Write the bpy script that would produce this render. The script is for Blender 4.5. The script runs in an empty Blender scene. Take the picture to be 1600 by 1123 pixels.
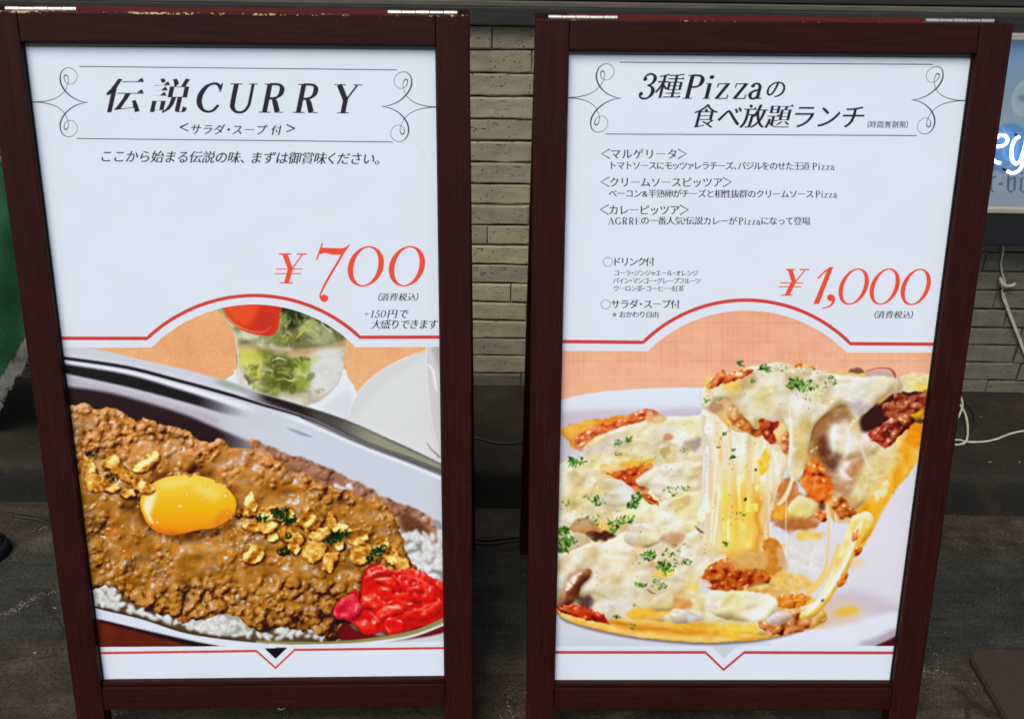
import bpy, bmesh, math, random
import numpy as np
from mathutils import Vector, Matrix

# ---------------------------------------------------------------- camera, sky, sun, exposure
scene = bpy.context.scene
cam_data = bpy.data.cameras.new('camera'); cam = bpy.data.objects.new('camera', cam_data)
scene.collection.objects.link(cam); scene.camera = cam
cam_data.sensor_width = 36.0; cam_data.lens = 36.0*1450/1600; cam_data.clip_start = .02; cam_data.clip_end = 200
PITCH, ROLL = .47735, -.01422
fw = Vector((0, math.cos(PITCH), -math.sin(PITCH))); rt = Vector((1, 0, 0)); dn = -rt.cross(fw)
r2 = math.cos(ROLL)*rt+math.sin(ROLL)*dn; d2 = -math.sin(ROLL)*rt+math.cos(ROLL)*dn
m3 = Matrix((r2, -d2, -fw)).transposed()
cam.matrix_world = Matrix.Translation((0, 0, 1.22)) @ m3.to_4x4()

world = bpy.data.worlds.new('World'); scene.world = world; world.use_nodes = True
nt = world.node_tree; bg = nt.nodes['Background']
sky = nt.nodes.new('ShaderNodeTexSky'); sky.sky_type = 'NISHITA'; sky.sun_disc = False
SUN_EL, SUN_AZ = math.radians(56), math.radians(205)     # azimuth measured from +Y clockwise
sky.sun_elevation = SUN_EL; sky.sun_rotation = SUN_AZ
sky.air_density = 1.0; sky.dust_density = 2.0; sky.ozone_density = 1.0
nt.links.new(sky.outputs[0], bg.inputs[0]); bg.inputs[1].default_value = .115
sun_d = bpy.data.lights.new('sun', 'SUN'); sun_d.energy = 1.6; sun_d.angle = math.radians(35); sun_d.color = (1, .93, .84)
sun = bpy.data.objects.new('sun', sun_d); scene.collection.objects.link(sun)
sv = Vector((math.sin(SUN_AZ)*math.cos(SUN_EL), math.cos(SUN_AZ)*math.cos(SUN_EL), math.sin(SUN_EL)))
sun.rotation_euler = sv.to_track_quat('Z', 'Y').to_euler()
scene.view_settings.view_transform = 'Standard'; scene.view_settings.look = 'None'
scene.view_settings.gamma = 1; scene.view_settings.use_curve_mapping = False
scene.view_settings.exposure = 0.40
scene.cycles.max_bounces = 6

COL = scene.collection
def tag(o, label=None, cat=None, group=None, kind=None):
    if label: o['label'] = label
    if cat: o['category'] = cat
    if group: o['group'] = group
    if kind: o['kind'] = kind
    return o
def empty(name, loc=(0, 0, 0)):
    o = bpy.data.objects.new(name, None); o.location = loc; o.empty_display_size = .05
    COL.objects.link(o); return o
def link(name, me, parent=None, mat=None, smooth_=False):
    if mat and not me.materials: me.materials.append(mat)
    if smooth_:
        for p in me.polygons: p.use_smooth = True
    o = bpy.data.objects.new(name, me); COL.objects.link(o)
    if parent: o.parent = parent
    return o
def from_bm(name, bm, parent=None, mat=None, smooth_=False):
    me = bpy.data.meshes.new(name); bm.to_mesh(me); bm.free()
    return link(name, me, parent, mat, smooth_)
def add_box(bm, x0, x1, y0, y1, z0, z1, bev=0., seg=2):
    r = bmesh.ops.create_cube(bm, size=1)
    for v in r['verts']:
        v.co = Vector(((x0+x1)/2+v.co.x*(x1-x0), (y0+y1)/2+v.co.y*(y1-y0), (z0+z1)/2+v.co.z*(z1-z0)))
    if bev:
        ed = list({e for v in r['verts'] for e in v.link_edges})
        bmesh.ops.bevel(bm, geom=ed, offset=bev, segments=seg, profile=.6, affect='EDGES')
def box(name, x0, x1, y0, y1, z0, z1, bev=0., parent=None, mat=None, seg=2):
    bm = bmesh.new(); add_box(bm, x0, x1, y0, y1, z0, z1, bev, seg)
    return from_bm(name, bm, parent, mat)
def tube_mesh(name, pts, r, n=10, parent=None, mat=None, sm=6, closed=False, r2=None):
    P = [Vector(p) for p in pts]
    if sm:
        Q = []; N = len(P)
        for i in range(N-1):
            a, b, c, d = P[max(i-1, 0)], P[i], P[i+1], P[min(i+2, N-1)]
            for k in range(sm):
                t = k/sm
                Q.append(.5*((2*b)+(c-a)*t+(2*a-5*b+4*c-d)*t*t+(-a+3*b-3*c+d)*t**3))
        Q.append(P[-1]); P = Q
    bm = bmesh.new(); rings = []; up = Vector((.3, .2, 1)).normalized()
    for i, p in enumerate(P):
        t = (P[min(i+1, len(P)-1)]-P[max(i-1, 0)]).normalized()
        u = (up-t*up.dot(t)).normalized(); up = u; w = t.cross(u)
        rings.append([bm.verts.new(p+(u*math.cos(a)*r+w*math.sin(a)*(r2 or r))) for a in [2*math.pi*k/n for k in range(n)]])
    for A, B in zip(rings[:-1], rings[1:]):
        for k in range(n): bm.faces.new((A[k], A[(k+1) % n], B[(k+1) % n], B[k]))
    bm.faces.new(rings[0][::-1]); bm.faces.new(rings[-1])
    return from_bm(name, bm, parent, mat, True)

# ---------------------------------------------------------------- materials
class NB:
    def __init__(s, name):
        s.m = bpy.data.materials.new(name); s.m.use_nodes = True; s.t = s.m.node_tree
        s.p = s.t.nodes['Principled BSDF']
    def n(s, ty, **k):
        x = s.t.nodes.new(ty)
        for a, b in k.items(): setattr(x, a, b)
        return x
    def l(s, a, b): s.t.links.new(a, b)
    def val(s, sock, v): s.p.inputs[sock].default_value = v
    def coord(s, kind='Object', scale=(1, 1, 1)):
        c = s.n('ShaderNodeTexCoord'); mp = s.n('ShaderNodeMapping'); mp.inputs['Scale'].default_value = scale
        s.l(c.outputs[kind], mp.inputs[0]); return mp.outputs[0]
    def noise(s, vec, scale, detail=4, rough=.55, dist=0):
        x = s.n('ShaderNodeTexNoise'); x.inputs['Scale'].default_value = scale; x.inputs['Detail'].default_value = detail
        x.inputs['Roughness'].default_value = rough; x.inputs['Distortion'].default_value = dist
        if vec is not None: s.l(vec, x.inputs['Vector'])
        return x.outputs['Fac']
    def ramp(s, fac, stops):
        r = s.n('ShaderNodeValToRGB'); e = r.color_ramp.elements
        e[0].position, e[0].color = stops[0][0], (*stops[0][1], 1); e[1].position, e[1].color = stops[-1][0], (*stops[-1][1], 1)
        for p, c in stops[1:-1]: q = e.new(p); q.color = (*c, 1)
        s.l(fac, r.inputs[0]); return r.outputs[0]
    def mix(s, fac, a, b, mode='MIX'):
        x = s.n('ShaderNodeMix', data_type='RGBA', blend_type=mode)
        for sock, v in ((0, fac), (6, a), (7, b)):
            if hasattr(v, 'is_linked') or isinstance(v, bpy.types.NodeSocket): s.l(v, x.inputs[sock])
            elif isinstance(v, tuple): x.inputs[sock].default_value = (*v, 1)
            else: x.inputs[sock].default_value = v
        return x.outputs[2]
    def math(s, op, a, b=0., clamp=False):
        x = s.n('ShaderNodeMath', operation=op); x.use_clamp = clamp
        for i, v in enumerate((a, b)):
            if isinstance(v, bpy.types.NodeSocket): s.l(v, x.inputs[i])
            else: x.inputs[i].default_value = v
        return x.outputs[0]
    def bump(s, h, dist=.002, strength=1.):
        b = s.n('ShaderNodeBump'); b.inputs['Distance'].default_value = dist; b.inputs['Strength'].default_value = strength
        s.l(h, b.inputs['Height']); s.l(b.outputs[0], s.p.inputs['Normal'])
    def col(s, c): s.l(c, s.p.inputs['Base Color'])

def mat_plain(name, c, rough=.6, spec=.5, metal=0.):
    b = NB(name); b.p.inputs['Base Color'].default_value = (*c, 1); b.val('Roughness', rough); b.val('Specular IOR Level', spec); b.val('Metallic', metal)
    return b.m

def mat_mahogany(name, axis, chips=1, lift=1.):
    b = NB(name)
    sc = {'x': (1.2, 30, 30), 'y': (30, 1.2, 30)}[axis]
    v = b.coord('Object', sc)
    g = b.noise(v, 9, 6, .6, .6); o = b.coord('Object'); blot = b.noise(o, 9, 3)
    c = b.ramp(g, [(.25, tuple(q*lift for q in (.008, .0017, .0013))), (.5, tuple(q*lift for q in (.021, .0034, .0024))), (.8, tuple(q*lift for q in (.042, .0076, .0052)))])
    c = b.mix(b.math('MULTIPLY', blot, .5), c, (.036*lift, .0028*lift, .0021*lift))
    # scuffs and chipped varnish along the top edge and the arrises
    sp = b.n('ShaderNodeSeparateXYZ'); b.l(o, sp.inputs[0])
    hi = b.noise(o, 260, 4, .7); lo = b.noise(o, 26, 2)
    scr = b.math('MULTIPLY', b.math('GREATER_THAN', hi, .69), b.math('GREATER_THAN', lo, .60))
    if chips:
        top = b.math('GREATER_THAN', sp.outputs[1], .9575 if chips == 1 else .9592)
        n1 = b.noise(o, 190, 3, .7); n2 = b.noise(o, 14, 2)
        ch = b.math('MULTIPLY', top, b.math('GREATER_THAN', b.math('ADD', n1, b.math('MULTIPLY', n2, .9)), 1.07 if chips == 1 else 1.2))
        scr = b.math('MAXIMUM', b.math('MULTIPLY', scr, .35), ch)
        c = b.mix(scr, c, (.50, .33, .18))
    else: c = b.mix(b.math('MULTIPLY', scr, .3), c, (.3, .2, .12))
    b.col(c)
    b.l(b.ramp(b.noise(o, 30, 5), [(.3, (.42,)*3), (.7, (.6,)*3)]), b.p.inputs['Roughness'])
    b.val('Specular IOR Level', .12)
    b.bump(g, .0004, .5)
    return b.m

def mat_brick(dark_grey=False):
    b = NB('dark_grey_brick' if dark_grey else 'pale_brick'); o = b.coord('Object'); oi = b.n('ShaderNodeObjectInfo')
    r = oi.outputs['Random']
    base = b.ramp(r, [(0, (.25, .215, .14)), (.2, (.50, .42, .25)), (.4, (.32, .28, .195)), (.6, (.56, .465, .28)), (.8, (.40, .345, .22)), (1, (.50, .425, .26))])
    base = b.mix(1., base, (.36, .385, .42) if dark_grey else (1.08, 1.05, 1.0), 'MULTIPLY')
    n = b.noise(o, 34, 6, .65); c = b.mix(b.math('MULTIPLY', n, .5), base, (.075, .070, .056) if dark_grey else (.15, .135, .096))
    st2 = b.noise(b.coord('Generated', (2, 1, 1)), 2.2, 4); dk = b.ramp(st2, [(.35, (.72,)*3), (.62, (1.1,)*3)]); c = b.mix(.8, c, dk, 'MULTIPLY')
    fine = b.noise(o, 420, 3, .7)
    c = b.mix(b.math('MULTIPLY', fine, .3), c, (.13, .125, .10) if dark_grey else (.30, .28, .20))
    vo = b.n('ShaderNodeTexVoronoi'); vo.inputs['Scale'].default_value = 95; b.l(o, vo.inputs['Vector'])
    pit = b.math('LESS_THAN', vo.outputs['Distance'], .16)
    pm = b.math('MULTIPLY', pit, b.math('GREATER_THAN', b.noise(o, 40, 2), .52))
    st = b.coord('Object', (1, 1, 3.2)); gash = b.math('MULTIPLY', b.math('GREATER_THAN', b.noise(st, 46, 2, .5, 1.4), .675), 1.)
    pm = b.math('MAXIMUM', pm, gash)
    c = b.mix(b.math('MULTIPLY', pm, .85), c, (.035, .030, .024)); b.col(c)
    b.val('Roughness', .9); b.val('Specular IOR Level', .2)
    h = b.math('SUBTRACT', b.math('ADD', b.math('MULTIPLY', n, 1.), b.math('MULTIPLY', fine, .35)), b.math('MULTIPLY', pm, .9))
    b.bump(h, .0025, .8)
    return b.m

def mat_ground():
    b = NB('old_concrete'); o = b.coord('Object'); sp = b.n('ShaderNodeSeparateXYZ'); b.l(o, sp.inputs[0])
    big = b.noise(o, 2.6, 5, .6); med = b.noise(o, 13, 7, .68); fin = b.noise(o, 190, 4, .75)
    c = b.ramp(med, [(.3, (.022, .0155, .009)), (.5, (.042, .031, .0185)), (.72, (.074, .057, .035))])
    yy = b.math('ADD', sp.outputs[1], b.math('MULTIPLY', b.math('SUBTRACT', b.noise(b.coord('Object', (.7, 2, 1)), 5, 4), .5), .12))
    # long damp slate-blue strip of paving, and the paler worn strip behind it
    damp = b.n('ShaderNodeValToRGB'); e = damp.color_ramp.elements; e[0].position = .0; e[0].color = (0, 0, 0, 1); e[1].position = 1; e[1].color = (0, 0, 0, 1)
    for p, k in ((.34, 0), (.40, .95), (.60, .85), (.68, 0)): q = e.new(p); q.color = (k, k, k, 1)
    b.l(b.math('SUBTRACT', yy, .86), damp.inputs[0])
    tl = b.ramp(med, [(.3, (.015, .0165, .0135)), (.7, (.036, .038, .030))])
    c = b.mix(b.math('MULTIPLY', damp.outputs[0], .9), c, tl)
    gr = b.ramp(fin, [(.38, (.45,)*3), (.62, (1.7,)*3)]); c = b.mix(.85, c, gr, 'MULTIPLY')
    sk = b.ramp(b.noise(b.coord('Object', (1.5, 14, 1)), 4, 6, .7), [(.35, (.6,)*3), (.65, (1.35,)*3)]); c = b.mix(.7, c, sk, 'MULTIPLY')
    bl = b.ramp(big, [(.35, (.7,)*3), (.65, (1.25,)*3)]); c = b.mix(.8, c, bl, 'MULTIPLY')
    # grit caught in hairline cracks
    w = b.n('ShaderNodeTexVoronoi', feature='DISTANCE_TO_EDGE'); w.inputs['Scale'].default_value = 3.1
    dv = b.n('ShaderNodeMix', data_type='VECTOR'); b.l(o, dv.inputs[4]); nz = b.n('ShaderNodeTexNoise'); nz.inputs['Scale'].default_value = 7; nz.inputs['Detail'].default_value = 5; b.l(o, nz.inputs['Vector']); b.l(nz.outputs['Color'], dv.inputs[5]); dv.inputs[0].default_value = .16
    b.l(dv.outputs[1], w.inputs['Vector'])
    ck = b.math('MULTIPLY', b.math('LESS_THAN', w.outputs['Distance'], .009), b.math('GREATER_THAN', b.noise(o, 5, 3), .5))
    c = b.mix(b.math('MULTIPLY', ck, .8), c, (.015, .012, .009))
    sg = b.math('GREATER_THAN', b.noise(o, 480, 2, .5), .735); c = b.mix(b.math('MULTIPLY', sg, .7), c, (.17, .145, .10))
    b.col(c); b.val('Specular IOR Level', .35)
    b.l(b.ramp(med, [(.3, (.55,)*3), (.7, (.85,)*3)]), b.p.inputs['Roughness'])
    b.bump(b.math('ADD', b.math('MULTIPLY', fin, .35), b.math('SUBTRACT', med, b.math('MULTIPLY', ck, .6))), .004, .7)
    return b.m

def mat_step():
    b = NB('step_render'); o = b.coord('Object'); sp = b.n('ShaderNodeSeparateXYZ'); b.l(o, sp.inputs[0])
    med = b.noise(o, 9, 7, .66); fin = b.noise(o, 210, 4, .75); str_ = b.noise(b.coord('Object', (.5, 6, 3)), 7, 4)
    c = b.ramp(med, [(.3, (.012, .0088, .0052)), (.52, (.023, .0175, .0105)), (.72, (.044, .034, .021))])
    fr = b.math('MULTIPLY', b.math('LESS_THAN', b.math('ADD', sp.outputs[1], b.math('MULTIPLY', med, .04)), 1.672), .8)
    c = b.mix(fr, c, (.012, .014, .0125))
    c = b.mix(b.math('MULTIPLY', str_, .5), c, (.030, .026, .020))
    gr = b.ramp(fin, [(.35, (.6,)*3), (.65, (1.4,)*3)]); c = b.mix(.6, c, gr, 'MULTIPLY'); b.col(c)
    sg = b.math('GREATER_THAN', b.noise(o, 420, 2, .5), .75)
    b.val('Roughness', .8); b.val('Specular IOR Level', .2); b.bump(b.math('ADD', med, b.math('MULTIPLY', fin, .3)), .005, .8)
    return b.m
# ---------------------------------------------------------------- print engine
# The posters are flat printed sheets: their print is computed here with numpy
# (vector outlines, lettering, and the printed food pictures).
def crom(pts, n=8, closed=True):
    P = np.array(pts, float)
    N = len(P)
    if N < 3: return P
    if closed: idx = lambda i: P[i % N]; segs = N
    else: idx = lambda i: P[min(max(i, 0), N-1)]; segs = N-1
    t = (np.arange(n)/n)[:, None]
    out = []
    for i in range(segs):
        a, b, c, d = idx(i-1), idx(i), idx(i+1), idx(i+2)
        out.append(.5*((2*b)+(-a+c)*t+(2*a-5*b+4*c-d)*t*t+(-a+3*b-3*c+d)*t**3))
    out = np.concatenate(out)
    if not closed: out = np.concatenate([out, P[-1:]])
    return out

def area2(p):
    x, y = p[:, 0], p[:, 1]
    return np.sum(x*np.roll(y, -1)-np.roll(x, -1)*y)

def ccw(p):
    return p if area2(p) > 0 else p[::-1]

def raster(polys, x0, y0, w, h, ss=3):
    """non-zero coverage of oriented polygons on a w x h pixel window"""
    H = h*ss
    xa, ya, xb, yb = [], [], [], []
    for p in polys:
        q = np.roll(p, -1, axis=0)
        xa.append(p[:, 0]); ya.append(p[:, 1]); xb.append(q[:, 0]); yb.append(q[:, 1])
    xa = np.concatenate(xa)-x0; xb = np.concatenate(xb)-x0
    ya = (np.concatenate(ya)-y0)*ss; yb = (np.concatenate(yb)-y0)*ss
    sg = np.where(yb > ya, 1., -1.)
    lo = np.minimum(ya, yb); hi = np.maximum(ya, yb)
    r0 = np.clip(np.ceil(lo-.5), 0, H).astype(int); r1 = np.clip(np.ceil(hi-.5), 0, H).astype(int)
    cnt = r1-r0
    k = cnt > 0
    if not k.any(): return np.zeros((h, w), np.float32)
    xa, ya, xb, yb, sg, r0, cnt = [v[k] for v in (xa, ya, xb, yb, sg, r0, cnt)]
    e = np.repeat(np.arange(len(cnt)), cnt)
    off = np.arange(cnt.sum())-np.repeat(np.cumsum(cnt)-cnt, cnt)
    row = r0[e]+off
    x = xa[e]+(row+.5-ya[e])*(xb[e]-xa[e])/(yb[e]-ya[e])
    x = np.clip(x, 0, w)
    ix = np.minimum(np.floor(x).astype(int), w-1+1)
    fr = x-ix
    acc = np.zeros(H*(w+2))
    base = row*(w+2)+ix
    acc += np.bincount(base, sg[e]*(1-fr), H*(w+2))
    acc += np.bincount(base+1, sg[e]*fr, H*(w+2))[:H*(w+2)]
    c = np.cumsum(acc.reshape(H, w+2), axis=1)[:, :w]
    c = np.clip(np.abs(c), 0, 1)
    return c.reshape(h, ss, w).mean(1).astype(np.float32)

def box1(a, r, ax):
    if r < 1: return a
    pad = [(0, 0)]*a.ndim; pad[ax] = (r+1, r)
    c = np.cumsum(np.pad(a, pad, mode='edge'), axis=ax, dtype=np.float64)
    n = a.shape[ax]
    s0 = [slice(None)]*a.ndim; s1 = list(s0)
    s1[ax] = slice(2*r+1, 2*r+1+n); s0[ax] = slice(0, n)
    return ((c[tuple(s1)]-c[tuple(s0)])/(2*r+1)).astype(np.float32)

def blur(a, s, sy=None):
    sy = s if sy is None else sy
    for ax, q in ((0, sy), (1, s)):
        if q <= .3: continue
        r = max(1, int(round(q)))
        if q < .8:
            b = box1(a, 1, ax); a = a*(1-q)+b*q if q < 1 else b
        else:
            for _ in range(3): a = box1(a, r, ax)
    return a

def smooth(t): return t*t*(3-2*t)
def sstep(a, b, x): return smooth(np.clip((x-a)/(b-a), 0, 1))

class Noise:
    """value noise, cells (cx, cy) pixels, optional octaves"""
    def __call__(self, h, w, cx, cy=None, octv=3, seed=0, gain=.5):
        cy = cx if cy is None else cy
        out = np.zeros((h, w), np.float32); amp = 1.; tot = 0
        rg = np.random.RandomState(seed)
        for o in range(octv):
            gx = max(cx/2**o, 1.); gy = max(cy/2**o, 1.)
            nx = int(w/gx)+3; ny = int(h/gy)+3
            g = rg.rand(ny, nx).astype(np.float32)
            ox, oy = rg.rand(2)
            X = np.arange(w)/gx+ox; Y = np.arange(h)/gy+oy
            ix = X.astype(int); iy = Y.astype(int)
            tx = smooth(X-ix).astype(np.float32); ty = smooth(Y-iy).astype(np.float32)[:, None]
            ga = g[iy]; gb = g[iy+1]
            row = ga*(1-ty)+gb*ty
            out += amp*(row[:, ix]*(1-tx)+row[:, ix+1]*tx)
            tot += amp; amp *= gain
        return out/tot
noise = Noise()

def swell(h, w, cell, seed, k=.22):
    """one smooth octave of rolling relief"""
    return blur(noise(h, w, cell, octv=1, seed=seed), cell*k)

def arc3(p0, top, p1, n=60):
    """circular arc from p0 to p1 whose crown reaches y = top"""
    cx = (p0[0]+p1[0])/2; hw = (p1[0]-p0[0])/2; y0 = (p0[1]+p1[1])/2; s = y0-top
    R = (hw*hw+s*s)/(2*s); a = math.asin(min(1, hw/R)); t = np.linspace(-a, a, n)
    tl = (p1[1]-p0[1])/(2*hw)
    return np.stack([cx+R*np.sin(t), top+R-R*np.cos(t)+(R*np.sin(t))*tl], 1)

def rgb(*c):
    if len(c) == 1: c = c[0]
    return np.array(c, np.float32)/255.

class Canvas:
    S = 2.0
    def __init__(s, x0, y0, w, h, col):
        s.x0, s.y0 = x0, y0; s.W, s.H = int(w*s.S), int(h*s.S)
        s.a = np.ones((s.H, s.W, 3), np.float32)*rgb(col)
    def c(s, p):
        p = np.array(p, float); q = p.copy()
        q[:, 0] = (p[:, 0]-s.x0)*s.S; q[:, 1] = (p[:, 1]-s.y0)*s.S
        return q
    def win(s, x0, y0, x1, y1):
        a = max(0, int((x0-s.x0)*s.S)); b = max(0, int((y0-s.y0)*s.S))
        c = min(s.W, int((x1-s.x0)*s.S)+1); d = min(s.H, int((y1-s.y0)*s.S)+1)
        return (slice(b, max(d, b+1)), slice(a, max(c, a+1)))
    def mask(s, polys, soft=0, jit=0, jf=6, seed=1, orient=True):
        """polys in photo units -> (mask, window); jit roughens the outline"""
        if not isinstance(polys, list) or (len(polys) and np.ndim(polys[0]) == 1): polys = [polys]
        ps = []
        for k, p in enumerate(polys):
            p = np.array(p, float)
            if jit:
                rg = np.random.RandomState(seed+k)
                q = np.roll(p, -1, axis=0); L = np.hypot(*(q-p).T)
                out = []
                for a, b, l in zip(p, q, L):
                    n = max(1, int(l/1.2)); t = (np.arange(n)/n)[:, None]
                    out.append(a*(1-t)+b*t)
                p = np.concatenate(out); M = len(p)
                d = np.zeros((M, 2))
                for o in range(3):
                    m = max(4, int(M*1.2/jf*2**o)); g = rg.randn(m, 2)
                    u = np.arange(M)/M*m; i = u.astype(int) % m; f = smooth(u-np.floor(u))[:, None]
                    d += (g[i]*(1-f)+g[(i+1) % m]*f)*.6**o
                p = p+d*jit*.6
            ps.append(ccw(s.c(p)) if orient else s.c(p))
        al = np.concatenate(ps); m = soft*s.S*3+3
        x0 = int(max(0, min(s.W-2, al[:, 0].min()-m))); x1 = int(max(x0+1, min(s.W, al[:, 0].max()+m)))
        y0 = int(max(0, min(s.H-2, al[:, 1].min()-m))); y1 = int(max(y0+1, min(s.H, al[:, 1].max()+m)))
        k = raster(ps, x0, y0, x1-x0, y1-y0)
        if soft: k = blur(k, soft*s.S*.6)
        return k, (slice(y0, y1), slice(x0, x1))
    def put(s, m, win, col, alpha=1.):
        m = (m*alpha)[..., None]
        c = col if isinstance(col, np.ndarray) and col.ndim == 3 else rgb(col)
        s.a[win] = s.a[win]*(1-m)+c*m
    def fill(s, polys, col, alpha=1., soft=0, jit=0, jf=6, seed=1, orient=True):
        m, w = s.mask(polys, soft, jit, jf, seed, orient); s.put(m, w, col, alpha)
    def mul(s, polys, col, alpha=1., soft=0, jit=0, jf=6, seed=1):
        m, w = s.mask(polys, soft, jit, jf, seed)
        m = (m*alpha)[..., None]; s.a[w] *= 1-m+m*rgb(col)
    def grid(s, win):
        Y, X = np.mgrid[win[0], win[1]].astype(np.float32)
        return X/s.S+s.x0, Y/s.S+s.y0

def ribbon(pts, closed=False, sm=8):
    """pts (x, y, width) -> polygon of a stroke with varying width"""
    p = crom(pts, sm, closed) if sm else np.array(pts, float)
    if sm: p[:, 2] = np.maximum(p[:, 2], .05)
    d = np.gradient(p[:, :2], axis=0); L = np.hypot(d[:, 0], d[:, 1])+1e-9
    n = np.stack([-d[:, 1]/L, d[:, 0]/L], 1)*p[:, 2:3]/2
    return np.concatenate([p[:, :2]+n, (p[:, :2]-n)[::-1]])

def segs(pts):
    """a run of short oriented quads + round joints, safe for tight bends"""
    p = crom(pts, 8, False); out = []
    for a, b in zip(p[:-1], p[1:]):
        d = b[:2]-a[:2]; L = math.hypot(*d)
        if L < 1e-6: continue
        n = np.array([-d[1], d[0]])/L; e = d/L*.12*min(a[2], 3)
        q = np.array([a[:2]+n*a[2]/2-e, b[:2]+n*b[2]/2+e, b[:2]-n*b[2]/2+e, a[:2]-n*a[2]/2-e])
        out.append(ccw(q))
    return out

def ell(cx, cy, rx, ry, n=40, rot=0):
    t = np.linspace(0, 2*math.pi, n, endpoint=False)
    x, y = np.cos(t)*rx, np.sin(t)*ry
    c, s = math.cos(rot), math.sin(rot)
    return np.stack([cx+x*c-y*s, cy+x*s+y*c], 1)

# --- lettering -----------------------------------------------------------
_gc = {}
def glyph(ch):
    """outline loops (em units, y up) of a character of Blender's built-in font"""
    if ch in _gc: return _gc[ch]
    cu = bpy.data.curves.new('lettering_outline', 'FONT'); cu.body = ch; cu.size = 1; cu.resolution_u = 3
    ob = bpy.data.objects.new('lettering_outline', cu); bpy.context.scene.collection.objects.link(ob)
    bpy.context.view_layer.update()
    me = ob.evaluated_get(bpy.context.evaluated_depsgraph_get()).to_mesh()
    V = np.array([v.co[:2] for v in me.vertices])
    nx = {}
    ed = set()
    for f in me.polygons:
        vs = list(f.vertices)
        if f.normal.z < 0: vs = vs[::-1]
        for a, b in zip(vs, vs[1:]+vs[:1]): ed.add((a, b))
    for a, b in ed:
        if (b, a) not in ed: nx.setdefault(a, []).append(b)
    loops = []
    while nx:
        a = next(iter(nx)); lp = [a]; cur = a
        while True:
            b = nx[cur].pop()
            if not nx[cur]: del nx[cur]
            if b == a: break
            lp.append(b); cur = b
            if cur not in nx: break
        if len(lp) > 2: loops.append(V[lp])
    bpy.data.objects.remove(ob); bpy.data.curves.remove(cu)
    _gc[ch] = loops
    return loops

def restroke(lp, thin, fat):
    """move a loop's outline: thin > 0 slims the level strokes, fat > 0 swells the upright ones"""
    a = np.roll(lp, 1, axis=0); b = np.roll(lp, -1, axis=0)
    d1 = lp-a; d2 = b-lp
    d1 /= np.hypot(*d1.T)[:, None]+1e-9; d2 /= np.hypot(*d2.T)[:, None]+1e-9
    n1 = np.stack([d1[:, 1], -d1[:, 0]], 1); n2 = np.stack([d2[:, 1], -d2[:, 0]], 1)
    nx = np.where(np.abs(n1[:, 0]) > np.abs(n2[:, 0]), n1[:, 0], n2[:, 0])
    ny = np.where(np.abs(n1[:, 1]) > np.abs(n2[:, 1]), n1[:, 1], n2[:, 1])
    f = lambda v: np.sign(v)*np.abs(v)**1.0
    q = lp.copy()
    q[:, 0] += f(nx)*fat; q[:, 1] -= f(ny)*thin*np.abs(ny)
    return q

def uroko(loops, k):
    """the small triangles that end level strokes in a Mincho face"""
    out = []
    for lp in loops:
        n = len(lp)
        for i in range(n):
            a, b, c, d = lp[i-1], lp[i], lp[(i+1) % n], lp[(i+2) % n]
            e = c-b; L = math.hypot(*e)
            if not (.03 < L < .1) or abs(e[0]) > .25*L or e[1] < 0: continue
            if max(b[0]-a[0], c[0]-d[0]) > .22 and b[0]-a[0] > .1 and abs(b[1]-a[1]) < .1*(b[0]-a[0]) and c[0]-d[0] > .1 and abs(c[1]-d[1]) < .1*(c[0]-d[0]):
                x, y = c[0], c[1]-.02
                out.append(ccw(np.array([[x-.13*k, y], [x-.045*k, y+.085*k], [x+.02, y]])))
    return out

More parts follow.
